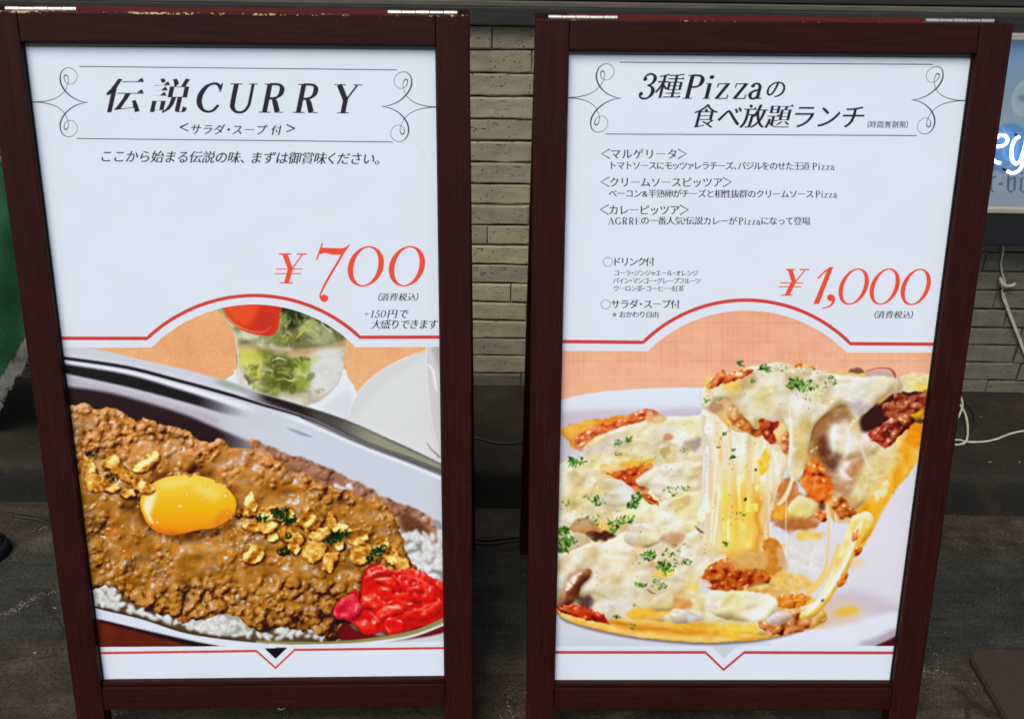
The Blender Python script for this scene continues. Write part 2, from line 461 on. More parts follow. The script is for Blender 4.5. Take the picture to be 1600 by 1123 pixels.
# serif Latin capitals, figures and the few small letters on the posters (em units, y up)
T = .018
def sf(x0, x1, y, w=.016): return ribbon([(x0, y, w), (x1, y, w)], sm=0)
def bar(*p): return ribbon(p, sm=0)
def wave(*p): return ribbon(p, sm=8)
def ring(cx, cy, rx, ry, ix, iy):
    return [ccw(ell(cx, cy, rx, ry, 64)), ccw(ell(cx, cy, ix, iy, 64))[::-1]]
def latin(ch):
    K = .095
    if ch == 'C': return .70, [wave((.60, .56, .012), (.53, .66, .022), (.42, .695, .022), (.26, .63, .07), (.16, .48, .105), (.13, .33, .11), (.17, .17, .095), (.28, .045, .05), (.42, .008, .02), (.53, .05, .02), (.62, .17, .016)),
                               bar((.615, .71, .012), (.605, .62, .03), (.60, .49, .012))], []
    if ch == 'G':
        w, a, b = latin('C'); return .76, a[:1]+[bar((.60, .02, .09), (.60, .27, .09)), sf(.48, .72, .28)], b
    if ch == 'U': return .74, [ribbon([(.17, .70, K), (.17, .25, K), (.19, .12, .085), (.28, .02, .04), (.40, .0, .02), (.50, .04, .022), (.57, .16, .022), (.58, .3, .022), (.58, .70, .022)], sm=6), sf(.04, .31, .69), sf(.49, .68, .69)], []
    if ch in 'RP':
        s = [bar((.19, .0, K), (.19, .70, K)), sf(.06, .33, .01), sf(.06, .2, .69),
             wave((.19, .69, .02), (.34, .69, .022), (.44, .67, .04), (.50, .60, .085), (.51, .52, .10), (.49, .44, .08), (.42, .37, .04), (.32, .345, .022), (.19, .345, .02))]
        if ch == 'R': s += [bar((.34, .345, .05), (.40, .25, .10), (.50, .02, .105)), sf(.44, .64, .01)]
        return (.70 if ch == 'R' else .60), s, []
    if ch == 'Y': return .68, [bar((.13, .69, .10), (.345, .33, .10)), bar((.57, .69, .022), (.37, .33, .022)), bar((.35, .36, K), (.35, .0, K)), sf(.02, .27, .69), sf(.48, .68, .69), sf(.22, .48, .01)], []
    if ch == 'A': return .70, [bar((.10, .0, .022), (.335, .70, .022)), bar((.33, .70, .10), (.57, .0, .10)), sf(.01, .20, .01), sf(.46, .69, .01), sf(.18, .47, .24)], []
    if ch == 'E': return .64, [bar((.17, .0, K), (.17, .70, K)), sf(.05, .56, .01), sf(.05, .54, .69), sf(.17, .42, .36), bar((.57, .0, .015), (.56, .17, .03)), bar((.54, .70, .03), (.53, .55, .015)), bar((.42, .28, .018), (.42, .44, .018))], []
    if ch == 'i': return .30, [bar((.15, .0, .085), (.15, .46, .085)), sf(.05, .26, .01), sf(.05, .16, .45), ell(.16, .64, .055, .055, 20)], []
    if ch == 'z': return .46, [bar((.07, .445, .025), (.40, .445, .025)), bar((.07, .013, .026), (.41, .013, .026)), bar((.36, .45, .075), (.11, .01, .075)), bar((.07, .45, .02), (.06, .33, .012)), bar((.41, .0, .02), (.42, .13, .012))], []
    if ch == 'a': return .48, [ribbon([(.33, .0, .075), (.33, .30, .075), (.32, .38, .06), (.27, .44, .03), (.19, .455, .022), (.11, .42, .02)], sm=6), ell(.115, .385, .045, .045, 16),
                               wave((.32, .27, .02), (.2, .24, .02), (.11, .18, .06), (.09, .11, .08), (.13, .03, .05), (.2, .005, .025), (.28, .04, .02), (.33, .1, .02)), bar((.33, .02, .04), (.45, .02, .014))], []
    if ch == '0': return .56, ring(.28, .35, .235, .355, .145, .335), []
    if ch == '1': return .44, [bar((.24, .0, .09), (.24, .70, .09)), bar((.24, .69, .02), (.10, .60, .015)), sf(.10, .38, .01)], []
    if ch == '5': return .52, [bar((.15, .40, .018), (.17, .69, .018)), bar((.16, .66, .075), (.42, .66, .075)), wave((.15, .38, .018), (.25, .44, .022), (.35, .41, .06), (.42, .31, .09), (.42, .18, .09), (.35, .05, .05), (.24, .005, .02), (.13, .04, .018), (.09, .1, .02)), ell(.10, .12, .05, .05, 16)], []
    if ch == '3': return .54, [wave((.11, .54, .02), (.13, .63, .02), (.22, .695, .022), (.33, .68, .05), (.40, .60, .09), (.40, .50, .09), (.34, .41, .05), (.24, .37, .018)),
                               wave((.24, .375, .018), (.35, .34, .05), (.42, .25, .10), (.42, .13, .10), (.34, .02, .05), (.22, -.005, .022), (.11, .04, .02), (.09, .13, .02)), ell(.13, .55, .055, .055, 18), ell(.115, .13, .055, .055, 18)], []
    if ch == '+': return .62, [bar((.08, .35, .03), (.54, .35, .03)), bar((.31, .12, .03), (.31, .58, .03))], []
    if ch == ' ': return .25, [], []
    return None
SERIF = set('CGURPYAEiza0153+ ')
HALF = set('!&,・、。<>＜＞（）()')

def draw_text(cv, txt, x0, y0, x1, y1, size, col, shear=0., thin=.02, fat=.0, sx=1., alpha=1., adv=None, lat=1.0, soft=0, uro=1.0):
    """one printed line: baseline from (x0, y0) to (x1, y1), characters 'size' tall, fitted to that width"""
    ws = []
    for ch in txt:
        if ch in SERIF: ws.append(latin(ch)[0]*lat)
        elif adv and ch in adv: ws.append(adv[ch])
        elif ch in '!': ws.append(.3)
        elif ch in '&': ws.append(.75)
        else: ws.append(1.0)
    ws = np.array(ws); tot = ws.sum()
    L = math.hypot(x1-x0, y1-y0); u = np.array([(x1-x0)/L, (y1-y0)/L]); k = L/tot
    polys = []; pos = 0.
    for ch, w in zip(txt, ws):
        if ch in SERIF:
            _, ls, _ = latin(ch); loops = []
            for p in ls:
                loops.append(np.array(p)*[lat*sx, lat])
            hole = ch == '0'
            out = []
            for j, p in enumerate(loops):
                out.append(p if (hole and j == 1) else ccw(p))
            loops = out; cx = 0.; bw = 1.
        else:
            gl = glyph(ch); kana = '\u3040' <= ch <= '\u30ff' and ch != 'ー'
            loops = [restroke(lp, thin*(.35 if kana else 1), fat*(.7 if kana else 1)) for lp in gl]
            if not loops: pos += w; continue
            al = np.concatenate(gl)
            if ch in '&!': cx = w/2-(al[:, 0].min()+al[:, 0].max())/2
            elif ch in '、。': cx = 0.
            else: cx = (w-1.0)/2
            if uro: loops = loops+uroko(gl, uro)
            loops = [lp*[sx, 1.]+[(1-sx)/2, 0] for lp in loops]
        for lp in loops:
            q = lp.copy(); q[:, 0] += cx*1.0
            # glyph box scaled to size, laid out along the advance
            X = pos*k+(q[:, 0]*size if k >= size*.999 or True else q[:, 0]*k) + (w*k-w*size)/2
            Y = q[:, 1]*size
            X = X+Y*shear
            pt = np.stack([x0+X*u[0]+Y*u[1]*0, y0+X*u[1]-Y], 1)
            polys.append(pt)
        pos += w
    if not polys: return
    ps = [p[::-1] for p in polys]   # y flips, restore orientation
    m, w = cv.mask(ps, soft, orient=False)
    cv.put(m, w, col, alpha)
# ---------------------------------------------------------------- shared print pieces
INK = (47, 40, 52)
RED = (214, 74, 66)
BRED = (240, 84, 62)
WHITE = (224, 231, 241)

def paper_tone(cv, seed):
    """a very faint blotch of the laminated paper"""
    h, w = cv.a.shape[:2]
    n = noise(h, w, 160, octv=3, seed=seed)-.5
    cv.a *= (1+n*.015)[..., None]

ORN = [(0, 0, .7), (.13, .04, 1.5), (.28, .16, 2.1), (.41, .37, 2.9), (.475, .62, 3.0), (.455, .86, 2.0), (.37, .985, 1.2), (.27, .97, 1.0),
       (.19, .84, .8), (.19, .66, .8), (.255, .54, .8), (.325, .53, .8), (.385, .59, 1.0), (.41, .71, 1.6), (.385, .785, 2.4),
       (.345, .74, 1.4), (.335, .60, .9), (.36, .45, .9), (.42, .28, 1.0), (.55, .12, 1.3), (.75, .025, 1.6), (1.0, 0, 1.3)]
def ornament(cv, tip, tail, h, up_shift, dn_shift, k=.62):
    for sg, sh in ((1, up_shift), (-1, dn_shift)):
        P = [(tip[0]+u*(tail[0]-tip[0])+sh*v, tip[1]+u*(tail[1]-tip[1])-sg*v*h, w*k) for u, v, w in ORN]
        m, w_ = cv.mask([q for q in segs(P)])
        cv.put(m, w_, INK)

def line(cv, pts, w, col):
    cv.fill(ribbon([(x, y, w) for x, y in pts], sm=0), col)

def relief(h, lx=-.35, ly=-.75, lz=.6, k=1.):
    """shade a printed height field as the food photographer's lamp did"""
    gy, gx = np.gradient(h)
    nx, ny = -gx*k, -gy*k
    L = np.sqrt(nx*nx+ny*ny+1)
    l = math.sqrt(lx*lx+ly*ly+lz*lz)
    d = (nx*lx+ny*ly+lz)/(L*l)
    hx, hy, hz = lx/l, ly/l, lz/l+1; hl = math.sqrt(hx*hx+hy*hy+hz*hz)
    sp = np.clip((nx*hx+ny*hy+hz)/(L*hl), 0, 1)
    return d, sp

def lumps(h, w, n, r0, r1, seed, dens=None, flat=.7):
    """height field of n rounded crumbs"""
    H = np.zeros((h, w), np.float32); rg = np.random.RandomState(seed)
    k = 0; tries = 0
    while k < n and tries < n*6:
        tries += 1
        x = rg.randint(w); y = rg.randint(h)
        if dens is not None and rg.rand() > dens[y, x]: continue
        k += 1
        r = r0+(r1-r0)*rg.rand()**2
        a, b = r, r*(.6+.4*rg.rand()); th = rg.rand()*3.14; R = int(r)+1
        ya, yb, xa, xb = max(0, y-R), min(h, y+R+1), max(0, x-R), min(w, x+R+1)
        Y, X = np.mgrid[ya:yb, xa:xb]
        u = ((X-x)*math.cos(th)+(Y-y)*math.sin(th))/a; v = (-(X-x)*math.sin(th)+(Y-y)*math.cos(th))/b
        q = np.sqrt(np.clip(1-u*u-v*v, 0, 1))*r*flat
        base = H[y, x]*.55
        s = H[ya:yb, xa:xb]; np.maximum(s, np.where(q > 0, q+base, 0), out=s)
    return H

def ramp(t, stops):
    ts = [s[0] for s in stops]; cs = np.array([s[1] for s in stops], np.float32)/255.
    return np.stack([np.interp(t, ts, cs[:, i]) for i in range(3)], -1).astype(np.float32)

def herbs(cv, spots, seed, cols=((60, 110, 40), (40, 80, 35), (110, 150, 60))):
    """chopped parsley: small irregular flakes around each (x, y, spread, count, size)"""
    rg = np.random.RandomState(seed)
    for x, y, sp, n, sz in spots:
        for i in range(n):
            a = rg.rand()*6.28; r = sp*rg.rand()**.6
            cx, cy = x+math.cos(a)*r, y+math.sin(a)*r*.6
            th = rg.rand()*3.14; m = rg.randint(4, 7); s = sz*(.5+rg.rand())
            t = np.sort(rg.rand(m))*6.28; rr = s*(.5+.7*rg.rand(m))
            px, py = np.cos(t)*rr*1.3, np.sin(t)*rr*.55
            q = np.stack([cx+px*math.cos(th)-py*math.sin(th), cy+px*math.sin(th)+py*math.cos(th)], 1)
            cv.fill(q, cols[rg.randint(len(cols))], .92)

def specks(cv, poly, n, seed, cols, s0=.3, s1=.8):
    p = np.array(poly, float); rg = np.random.RandomState(seed)
    m, w = cv.mask(p); out = []
    ys, xs = np.nonzero(m > .5)
    if not len(ys): return
    for i in rg.randint(len(ys), size=n):
        x = (xs[i]+w[1].start)/cv.S+cv.x0; y = (ys[i]+w[0].start)/cv.S+cv.y0; s = s0+(s1-s0)*rg.rand()
        cv.fill(ell(x, y, s*(1+rg.rand()), s, 7, rg.rand()*3), cols[rg.randint(len(cols))], .8)

def grade(cv, full, contrast=1.12, sat=1.1, soft=.5, grain=.012, seed=3):
    """finish a printed photograph: slight lens softness, contrast, colour and print grain"""
    a = cv.a
    b = np.stack([blur(a[..., i], soft*cv.S) for i in range(3)], -1)
    b = b+.2*(b-np.stack([blur(b[..., i], 7) for i in range(3)], -1))
    g = b.mean(-1, keepdims=True); b = g+(b-g)*sat
    b = .5+(b-.5)*contrast
    rg = np.random.RandomState(seed); n = blur(rg.randn(*a.shape[:2]).astype(np.float32), .7)
    b = b+(n*grain)[..., None]
    f = full[..., None]; cv.a = np.clip(a*(1-f)+b*f, 0, 1)
def paint_curry():
    cv = Canvas(28, 62, 684, 1008, WHITE)
    S = cv.S
    # ---- woven table cloth
    arc = arc3((236, 541), 474.5, (556, 541))
    food = np.concatenate([[(85, 541)], arc, [(705, 541), (705, 1012), (85, 1012)]])
    M, W = cv.mask(food)
    h, w = M.shape
    X, Y = cv.grid(W)
    n1 = noise(h, w, 60, octv=4, seed=3)
    wx = X+(noise(h, w, 24, octv=2, seed=4)-.5)*3; wy = Y+(noise(h, w, 24, octv=2, seed=5)-.5)*3
    wv = np.sin(wx*1.25+wy*.15)*np.sin(wy*1.45-wx*.12)
    cl = ramp(np.clip(.55+(n1-.5)*.6, 0, 1), [(0, (214, 150, 104)), (.5, (236, 178, 130)), (1, (244, 196, 150))])
    dots = sstep(.35, .8, wv)*(.35+.65*noise(h, w, 5, octv=1, seed=9))
    cl = cl*(1-.50*dots[..., None]*np.array([.7, .95, 1.1], np.float32)+.07*(wv < -.4)[..., None])
    k = sstep(330, 90, X)*0
    cl = np.where((Y > 900)[..., None], ramp(np.clip(.4+.5*wv+.3*(n1-.5), 0, 1), [(0, (60, 28, 20)), (.5, (116, 62, 40)), (1, (160, 96, 62))]), cl)
    cl = np.where(((Y > 900) & (X > 500))[..., None], ramp(np.clip(.4+.5*wv+.3*(n1-.5), 0, 1), [(0, (120, 50, 28)), (.5, (176, 88, 52)), (1, (205, 120, 74))]), cl)
    cv.put(M, W, cl)
    # ---- white saucer and glass bowl of salad
    cv.fill(crom([(352, 600), (365, 582), (372, 575), (450, 568), (530, 572), (545, 590), (556, 608), (560, 640), (500, 660), (400, 640)]), (226, 229, 234))
    cv.fill(crom([(455, 655), (500, 640), (530, 615), (548, 612), (552, 650), (520, 670)]), (205, 208, 214), .6, 4)
    bowl = np.concatenate([crom([(336, 481), (350, 493), (362, 512), (368, 535), (369, 560), (371, 590), (372, 605)], 6, False),
                           crom([(372, 605), (385, 620), (430, 634), (470, 634), (500, 625), (522, 606), (534, 585), (538, 560), (541, 535), (541, 470), (336, 465)], 6, False)])
    m, wn = cv.mask(bowl, .6)
    h2, w2 = m.shape
    Xb, Yb = cv.grid(wn)
    a = noise(h2, w2, 34, 20, octv=4, seed=12); b = noise(h2, w2, 14, 26, octv=3, seed=15)
    gl = ramp(np.clip(a*1.3-.1, 0, 1), [(0, (96, 96, 60)), (.35, (150, 150, 110)), (.6, (196, 196, 160)), (1, (226, 226, 210))])
    cv.put(m, wn, gl)
    def inb(p, col, al=1., soft=1.5, jit=0, seed=1):
        q, w_ = cv.mask(p, soft, jit, 8, seed)
        full = np.zeros(cv.a.shape[:2], np.float32); full[wn] = m
        cv.put(q*full[w_], w_, col, al)
    inb(crom([(430, 470), (475, 480), (505, 498), (540, 520), (535, 540), (500, 545), (450, 542), (425, 520)]), (118, 118, 72), .9, 3)
    inb(crom([(440, 476), (470, 482), (480, 500), (458, 512), (442, 500)]), (52, 56, 34), .95, 2, 1.5)
    inb(crom([(490, 490), (510, 500), (515, 515), (500, 512)]), (60, 66, 40), .9, 2, 1)
    inb(crom([(395, 480), (420, 492), (440, 520), (425, 530), (405, 520)]), (150, 148, 96), .8, 3)
    inb(crom([(472, 500), (500, 505), (520, 525), (505, 538), (478, 528)]), (170, 174, 132), .8, 2.5, 1)
    inb(crom([(370, 535), (400, 540), (460, 545), (520, 536), (540, 530), (540, 545), (500, 560), (440, 568), (400, 560), (370, 545)]), (190, 158, 118), .85, 2.5)
    inb(crom([(366, 540), (420, 550), (480, 552), (538, 540), (536, 548), (480, 560), (420, 558), (368, 550)]), (215, 190, 160), .7, 1.6)
    inb(crom([(400, 545), (460, 560), (490, 560), (480, 580), (470, 612), (440, 616), (415, 600), (395, 560)]), (112, 118, 58), .9, 5, 3)
    inb(crom([(372, 548), (395, 548), (412, 560), (405, 590), (390, 600), (380, 575)]), (206, 204, 90), .85, 5, 3)
    inb(crom([(462, 560), (492, 566), (485, 600), (460, 605), (455, 580)]), (150, 166, 70), .85, 4, 3)
    inb(crom([(425, 560), (455, 568), (462, 598), (440, 610), (422, 590)]), (84, 88, 44), .75, 5, 3)
    inb(crom([(490, 550), (532, 545), (534, 590), (515, 612), (490, 618), (485, 590)]), (218, 218, 216), .9, 6)
    inb(crom([(430, 612), (480, 612), (510, 610), (500, 632), (450, 634)]), (214, 200, 184), .7, 4)
    inb(crom([(372, 575), (388, 585), (400, 615), (385, 618), (372, 600)]), (224, 220, 216), .85, 3)
    rg = np.random.RandomState(5)
    for i in range(150):
        up_ = i % 2 == 0
        x, y = (400+rg.rand()*135, 484+rg.rand()*48) if up_ else (385+rg.rand()*110, 556+rg.rand()*54)
        q = 3+rg.rand()*8; th = rg.rand()*6.28; t = np.sort(rg.rand(7))*6.28; rr = q*(.45+.75*rg.rand(7))
        P = np.stack([x+np.cos(t)*rr*1.4*math.cos(th)-np.sin(t)*rr*.6*math.sin(th), y+np.cos(t)*rr*1.4*math.sin(th)+np.sin(t)*rr*.6*math.cos(th)], 1)
        lite = (x > 440)*.3
        c = [(120, 128, 62), (84, 92, 42), (164, 172, 84), (196, 200, 120), (140, 146, 92), (60, 66, 34), (206, 206, 150)][rg.randint(7)]
        inb(crom(P, 4), c, .5 if x < 500 else .3, .9)
    for i in range(46):
        x, y = 380+rg.rand()*150, 490+rg.rand()*118; t = rg.rand()*3; L = 4+rg.rand()*8
        c = [(216, 220, 160), (232, 236, 220), (180, 188, 104)][rg.randint(3)]
        inb(ribbon([(x, y, .4), (x+L*.5*math.cos(t), y+L*.5*math.sin(t)+rg.randn()*1.5, 1.3), (x+L*math.cos(t), y+L*math.sin(t), .3)], sm=4), c, .55, .5)
    for p, c in (([(462, 528, 1.5), (474, 516, 3.6), (490, 504, 2.5)], (190, 182, 70)), ([(500, 492, .8), (506, 508, 1.6), (520, 518, 1)], (226, 230, 208)),
                 ([(425, 562, 1), (436, 558, 2), (446, 562, 1)], (214, 222, 160)), ([(446, 591, 1), (456, 594, 2.4), (462, 590, 1)], (214, 222, 150))):
        inb(ribbon(p, sm=6), c, .95, .4)
    tom = crom([(345, 470), (433, 470), (437, 490), (434, 512), (424, 523), (408, 522), (384, 517), (362, 504), (350, 490), (344, 478)])
    inb(tom, (206, 66, 48), 1, 1.)
    inb(crom([(352, 472), (400, 474), (398, 492), (384, 508), (362, 498)]), (226, 92, 56), .85, 6)
    inb(crom([(405, 486), (425, 488), (428, 506), (415, 514), (402, 504)]), (180, 62, 56), .6, 5)
    inb(ribbon([(354, 492, .6), (368, 506, 1.3), (392, 516, 1.2), (412, 517, .8), (424, 508, .5)], sm=6), (238, 190, 160), .8, .5)
    inb(crom([(330, 476), (346, 480), (353, 492), (366, 512), (372, 536), (366, 540), (356, 510), (344, 494)]), (184, 186, 150), .8, 2.5)
    inb(ribbon([(364, 512, 1), (371, 545, 1.8), (373, 600, 2.2)], sm=6), (236, 236, 232), .8, 1)
    inb(ribbon([(541, 540, 1.2), (539, 570, 1.6), (530, 595, 1.2), (510, 615, 1), (480, 632, 1)], sm=6), (180, 170, 165), .8, .6)
    # ---- white plate, cup at the right edge
    pl = crom([(700, 540), (668, 548), (630, 560), (595, 580), (570, 600), (556, 620), (545, 640), (544, 665), (600, 700), (700, 760)], 8)
    cv.fill(pl, (212, 213, 211), 1, .7)
    cv.fill(crom([(690, 560), (640, 575), (600, 600), (575, 630), (560, 655), (620, 700), (700, 740)]), (218, 219, 217), 1, 5)
    cv.fill(ribbon([(668, 546, 1), (630, 560, 1.6), (595, 579, 1.6), (568, 602, 1.6), (552, 624, 1.4), (544, 650, 1)], sm=6), (236, 236, 232), .9, .8)
    cv.fill(np.array([(667, 541), (692, 541), (692, 735), (684, 715), (674, 660), (668, 590)]), (206, 206, 208), 1, 1)
    cv.fill(ribbon([(667, 541, 1.5), (668, 590, 2), (676, 660, 2), (690, 722, 2)], sm=6), (232, 226, 224), .9, .8)
    cv.fill(crom([(676, 541), (692, 541), (692, 585), (682, 560)]), (176, 172, 172), .8, 3)
    cv.fill(ribbon([(670, 568, 2), (678, 580, 4), (683, 610, 2)], sm=6), (244, 244, 246), .9, 1)
    cv.fill(ribbon([(668, 690, 1), (676, 702, 2), (690, 714, 3)], sm=6), (120, 118, 112), .8, 1)
    # ---- steel dish
    def band(up, lo, col, soft=.7, al=1., fl=None, fr=None):
        U = crom(up, 8, False); L = crom(lo, 8, False)
        m_, w_ = cv.mask(np.concatenate([U, L[::-1]]), soft)
        X_ = cv.grid(w_)[0]
        if fl: m_ = m_*sstep(fl[0], fl[1], X_)
        if fr: m_ = m_*sstep(fr[1], fr[0], X_)
        cv.put(m_, w_, col, al)
    e0 = [(95, 541), (146, 543), (223, 561), (277, 573), (330, 587), (378, 600), (400, 610), (488, 636), (544, 655), (600, 680), (640, 698), (700, 727)]
    dish = np.concatenate([crom(e0, 8, False), [(700, 1006)], [(560, 1006), (430, 1010), (340, 1008), (300, 1001), (230, 985), (156, 966), (90, 940)]])
    cv.fill(dish, (202, 204, 212), 1, .6)
    b1 = [(95, 553), (103, 556), (197, 571), (277, 592), (357, 614), (410, 630), (480, 652), (560, 688), (640, 718), (700, 742)]
    band([(330, 640), (400, 668), (460, 690)], [(330, 664), (400, 692), (460, 712)], (204, 206, 216), 2)
    # rim of the dish: pale on the left, greenish steel on the right
    band(e0, b1, (205, 206, 214))
    band([(378, 602), (400, 611), (488, 637), (544, 656), (600, 681), (640, 699), (700, 728)], [(372, 617), (400, 625), (480, 650), (560, 686), (640, 716), (700, 740)], (84, 80, 76), 1.2, 1, (372, 430))
    band([(400, 612), (440, 624), (500, 644)], [(398, 618), (440, 634), (498, 655)], (56, 50, 48), 1.5, 1, (400, 420), (470, 500))
    band([(520, 650), (560, 664), (600, 683), (640, 701), (700, 729)], [(510, 658), (560, 683), (600, 699), (640, 713), (700, 737)], (150, 150, 128), 1.6, 1, (510, 590))
    band([(330, 588), (355, 594), (400, 611)], [(330, 596), (360, 606), (400, 618)], (168, 176, 160), 1.5, 1, (325, 350), (375, 402))
    band([(95, 553), (103, 555.5), (197, 569.5), (277, 590), (357, 612), (410, 629), (480, 651), (560, 687), (640, 717), (700, 741)],
         [(95, 558), (103, 560), (197, 574.5), (277, 595), (357, 617), (410, 633), (480, 654), (560, 689), (640, 719.5), (700, 743)], (44, 38, 42), .7)
    band([(95, 560), (103, 562), (197, 577), (277, 598), (357, 622), (410, 640)], [(95, 565), (103, 567), (197, 582), (277, 605), (357, 630), (410, 648)], (226, 228, 236), .9, 1, None, (370, 410))
    band([(95, 565), (103, 567), (197, 583), (277, 606), (340, 626), (385, 643), (408, 652)], [(95, 580), (106, 583), (197, 603), (277, 624), (340, 642), (380, 650), (408, 654)], (44, 36, 42), 2.2, 1, None, (290, 400))
    band([(95, 580), (106, 583), (197, 603), (277, 624), (340, 643), (400, 668)], [(95, 602), (109, 603), (170, 612), (237, 629), (290, 645), (330, 662), (400, 690)], (196, 192, 202), 1.4, 1, None, (320, 400))
    band([(95, 588), (106, 590), (197, 610), (277, 632), (340, 652)], [(95, 596), (109, 597), (190, 612), (270, 636), (340, 662)], (176, 170, 182), 3, .7)
    band([(95, 600), (109, 602), (170, 611), (237, 629), (290, 646), (330, 663), (380, 684), (400, 691), (430, 702)], [(95, 660), (170, 680), (240, 690), (330, 700), (430, 715)], (58, 44, 48), 3.0, 1, None, (330, 440))
    band([(395, 630), (440, 645), (500, 668), (560, 696), (640, 728), (700, 752)], [(395, 688), (440, 704), (500, 726), (560, 752), (620, 784), (700, 850)], (204, 208, 218), 2, 1, (395, 470))
    band([(420, 636), (480, 656), (560, 691), (640, 722), (700, 746)], [(420, 646), (480, 664), (560, 698), (640, 729), (700, 754)], (222, 225, 232), 1.6, 1, (420, 480))
    band([(470, 650), (560, 690), (640, 720.5), (700, 744.5)], [(470, 652), (560, 692), (640, 722.5), (700, 746.5)], (96, 90, 88), .5, .8)
    cv.fill(crom([(448, 667), (468, 672), (490, 682), (470, 678)]), (150, 150, 162), .8, 1)
    # reflected curry along the inner wall
    refl = crom([(390, 688), (425, 697), (460, 710), (520, 733), (558, 752), (590, 768), (612, 781), (632, 786), (652, 794), (670, 806), (682, 822), (688, 845), (694, 862), (680, 860), (650, 850), (600, 800), (520, 770), (430, 740)])
    m, wn = cv.mask(refl, 1.6, 2, 10, 3); h, w = m.shape
    Hh = blur(lumps(h, w, 420, 6, 16, 5, None, .5), 2.5)+swell(h, w, 26, 7)*10
    d, sp = relief(Hh, -.4, -.6, .9)
    cr = ramp(np.clip(.02+.85*d+.4*(noise(h, w, 50, 30, 2, 6)-.5), 0, 1), [(0, (70, 44, 34)), (.5, (140, 94, 68)), (.8, (176, 130, 104)), (1, (206, 172, 152))])
    cv.put(m, wn, cr, .96)
    cv.fill(crom([(626, 800), (648, 806), (668, 824), (672, 846), (650, 838), (628, 820)]), (84, 52, 38), .7, 4)
    cv.fill(crom([(676, 812), (686, 830), (692, 852), (694, 835), (690, 815)]), (150, 146, 150), .8, 2)
    # ---- rice
    def rice(box, n, seed, dens=None, s=1.):
        rg = np.random.RandomState(seed); x0, y0, x1, y1 = box
        for i in range(n):
            x, y = x0+(x1-x0)*rg.rand(), y0+(y1-y0)*rg.rand()
            if dens and not dens(x, y): continue
            t = rg.rand()*3.14; a, b_ = (5.0+rg.rand()*2.6)*s, (2.6+rg.rand()*1.1)*s
            v = rg.rand(); c0 = (int(214+26*v), int(215+25*v), int(212+28*v))
            cv.fill(ell(x+.3, y+1.0, a+.4, b_+.5, 20, t), (140, 134, 122), .24, 1.4)
            cv.fill(ell(x, y, a, b_, 20, t), c0, .74, 1.3)
            cv.fill(ell(x-.5, y-.7, a*.5, b_*.4, 14, t), (238, 241, 242), .5, 1)
    under = np.array([(146, 905), (200, 925), (270, 955), (400, 975), (540, 985), (540, 1003), (420, 1003), (350, 996), (285, 986), (220, 966), (152, 948)])
    cv.fill(under, (96, 80, 62), 1, 1)
    cv.fill(crom([(305, 975), (316, 955), (340, 948), (370, 958), (400, 975), (380, 992), (320, 988)]), (170, 166, 154), 1, 1)
    lo = lambda x: np.interp(x, [150, 155, 220, 285, 350, 420, 560], [940, 944, 961, 982, 992, 999, 1001])
    rice((150, 910, 185, 948), 60, 1, lambda x, y: y < lo(x)-2)
    rice((186, 940, 545, 1000), 420, 2, lambda x, y: y < lo(x)-2.5 and y > np.interp(x, [186, 250, 330, 400, 540], [940, 960, 972, 968, 970]))
    rice((312, 952, 350, 986), 36, 3, lambda x, y: y < lo(x)-4, 1.15)
    cv.fill(crom([(627, 830), (650, 838), (672, 850), (692, 858), (694, 905), (660, 895), (640, 880), (632, 860)]), (150, 146, 138), 1, 2)
    rice((630, 832, 692, 900), 90, 4, lambda x, y: y < 905 and x > 628+(y-830)*.1, 1.35)
    rice((500, 752, 550, 770), 10, 6, None, 1.1)
    # ---- curry
    top = [(95, 640), (113, 632), (124, 628), (136, 629), (146, 637), (158, 635), (172, 634), (186, 640), (197, 648), (212, 655), (226, 652), (240, 656), (258, 662), (276, 664), (290, 672), (308, 682), (326, 689), (340, 684), (352, 690), (366, 697), (380, 699), (396, 701), (410, 705), (424, 706), (430, 718), (446, 722), (452, 734), (468, 738), (484, 742), (496, 752), (514, 757), (534, 762), (552, 768), (566, 778), (584, 776), (600, 786), (612, 800), (622, 816), (630, 838), (634, 856), (640, 872), (652, 884), (662, 892)]
    bot = [(662, 905), (640, 930), (560, 960), (536, 990), (525, 1000), (505, 995), (488, 985), (470, 984), (446, 978), (425, 983), (404, 986), (388, 978), (372, 962), (352, 958), (330, 962), (318, 966), (300, 968), (284, 972), (268, 962), (250, 958), (238, 952), (222, 948), (205, 940), (190, 930), (178, 916), (160, 914), (140, 918), (95, 900)]
    poly = np.concatenate([crom(top, 5, False), crom(bot, 5, False)])
    m, wn = cv.mask(poly, .35, 2.2, 7, 4)
    h, w = m.shape; Xc, Yc = cv.grid(wn)
    big = noise(h, w, 90, 60, 3, 31); mid = noise(h, w, 26, 18, 3, 32); fin = noise(h, w, 7, 6, 2, 33)
    dens = sstep(.44, .62, noise(h, w, 70, 50, 3, 41))*.85+.18
    smooth_ = np.exp(-((Xc-345)**2/95**2+(Yc-868)**2/28**2))+np.exp(-((Xc-200)**2/40**2+(Yc-790)**2/20**2))
    dens = np.clip(dens+.5*sstep(905, 950, Yc)+.4*sstep(700, 660, Yc)-smooth_*.8, .06, 1)
    back = sstep(790, 700, Yc); front = sstep(895, 930, Yc+.05*(Xc-300))
    H = blur(lumps(h, w, 1500, 6, 13, 7, dens, .6), 1.5)
    H = H+blur(lumps(h, w, 420, 10, 21, 9, np.clip(back*1.2, 0, 1)*dens, .6), 1.6)+blur(lumps(h, w, 260, 12, 26, 19, np.clip(front, 0, 1), .62), 1.8)
    H = H+blur(lumps(h, w, 1300, 3.5, 6.5, 17, dens**2, .8), .9)*.9
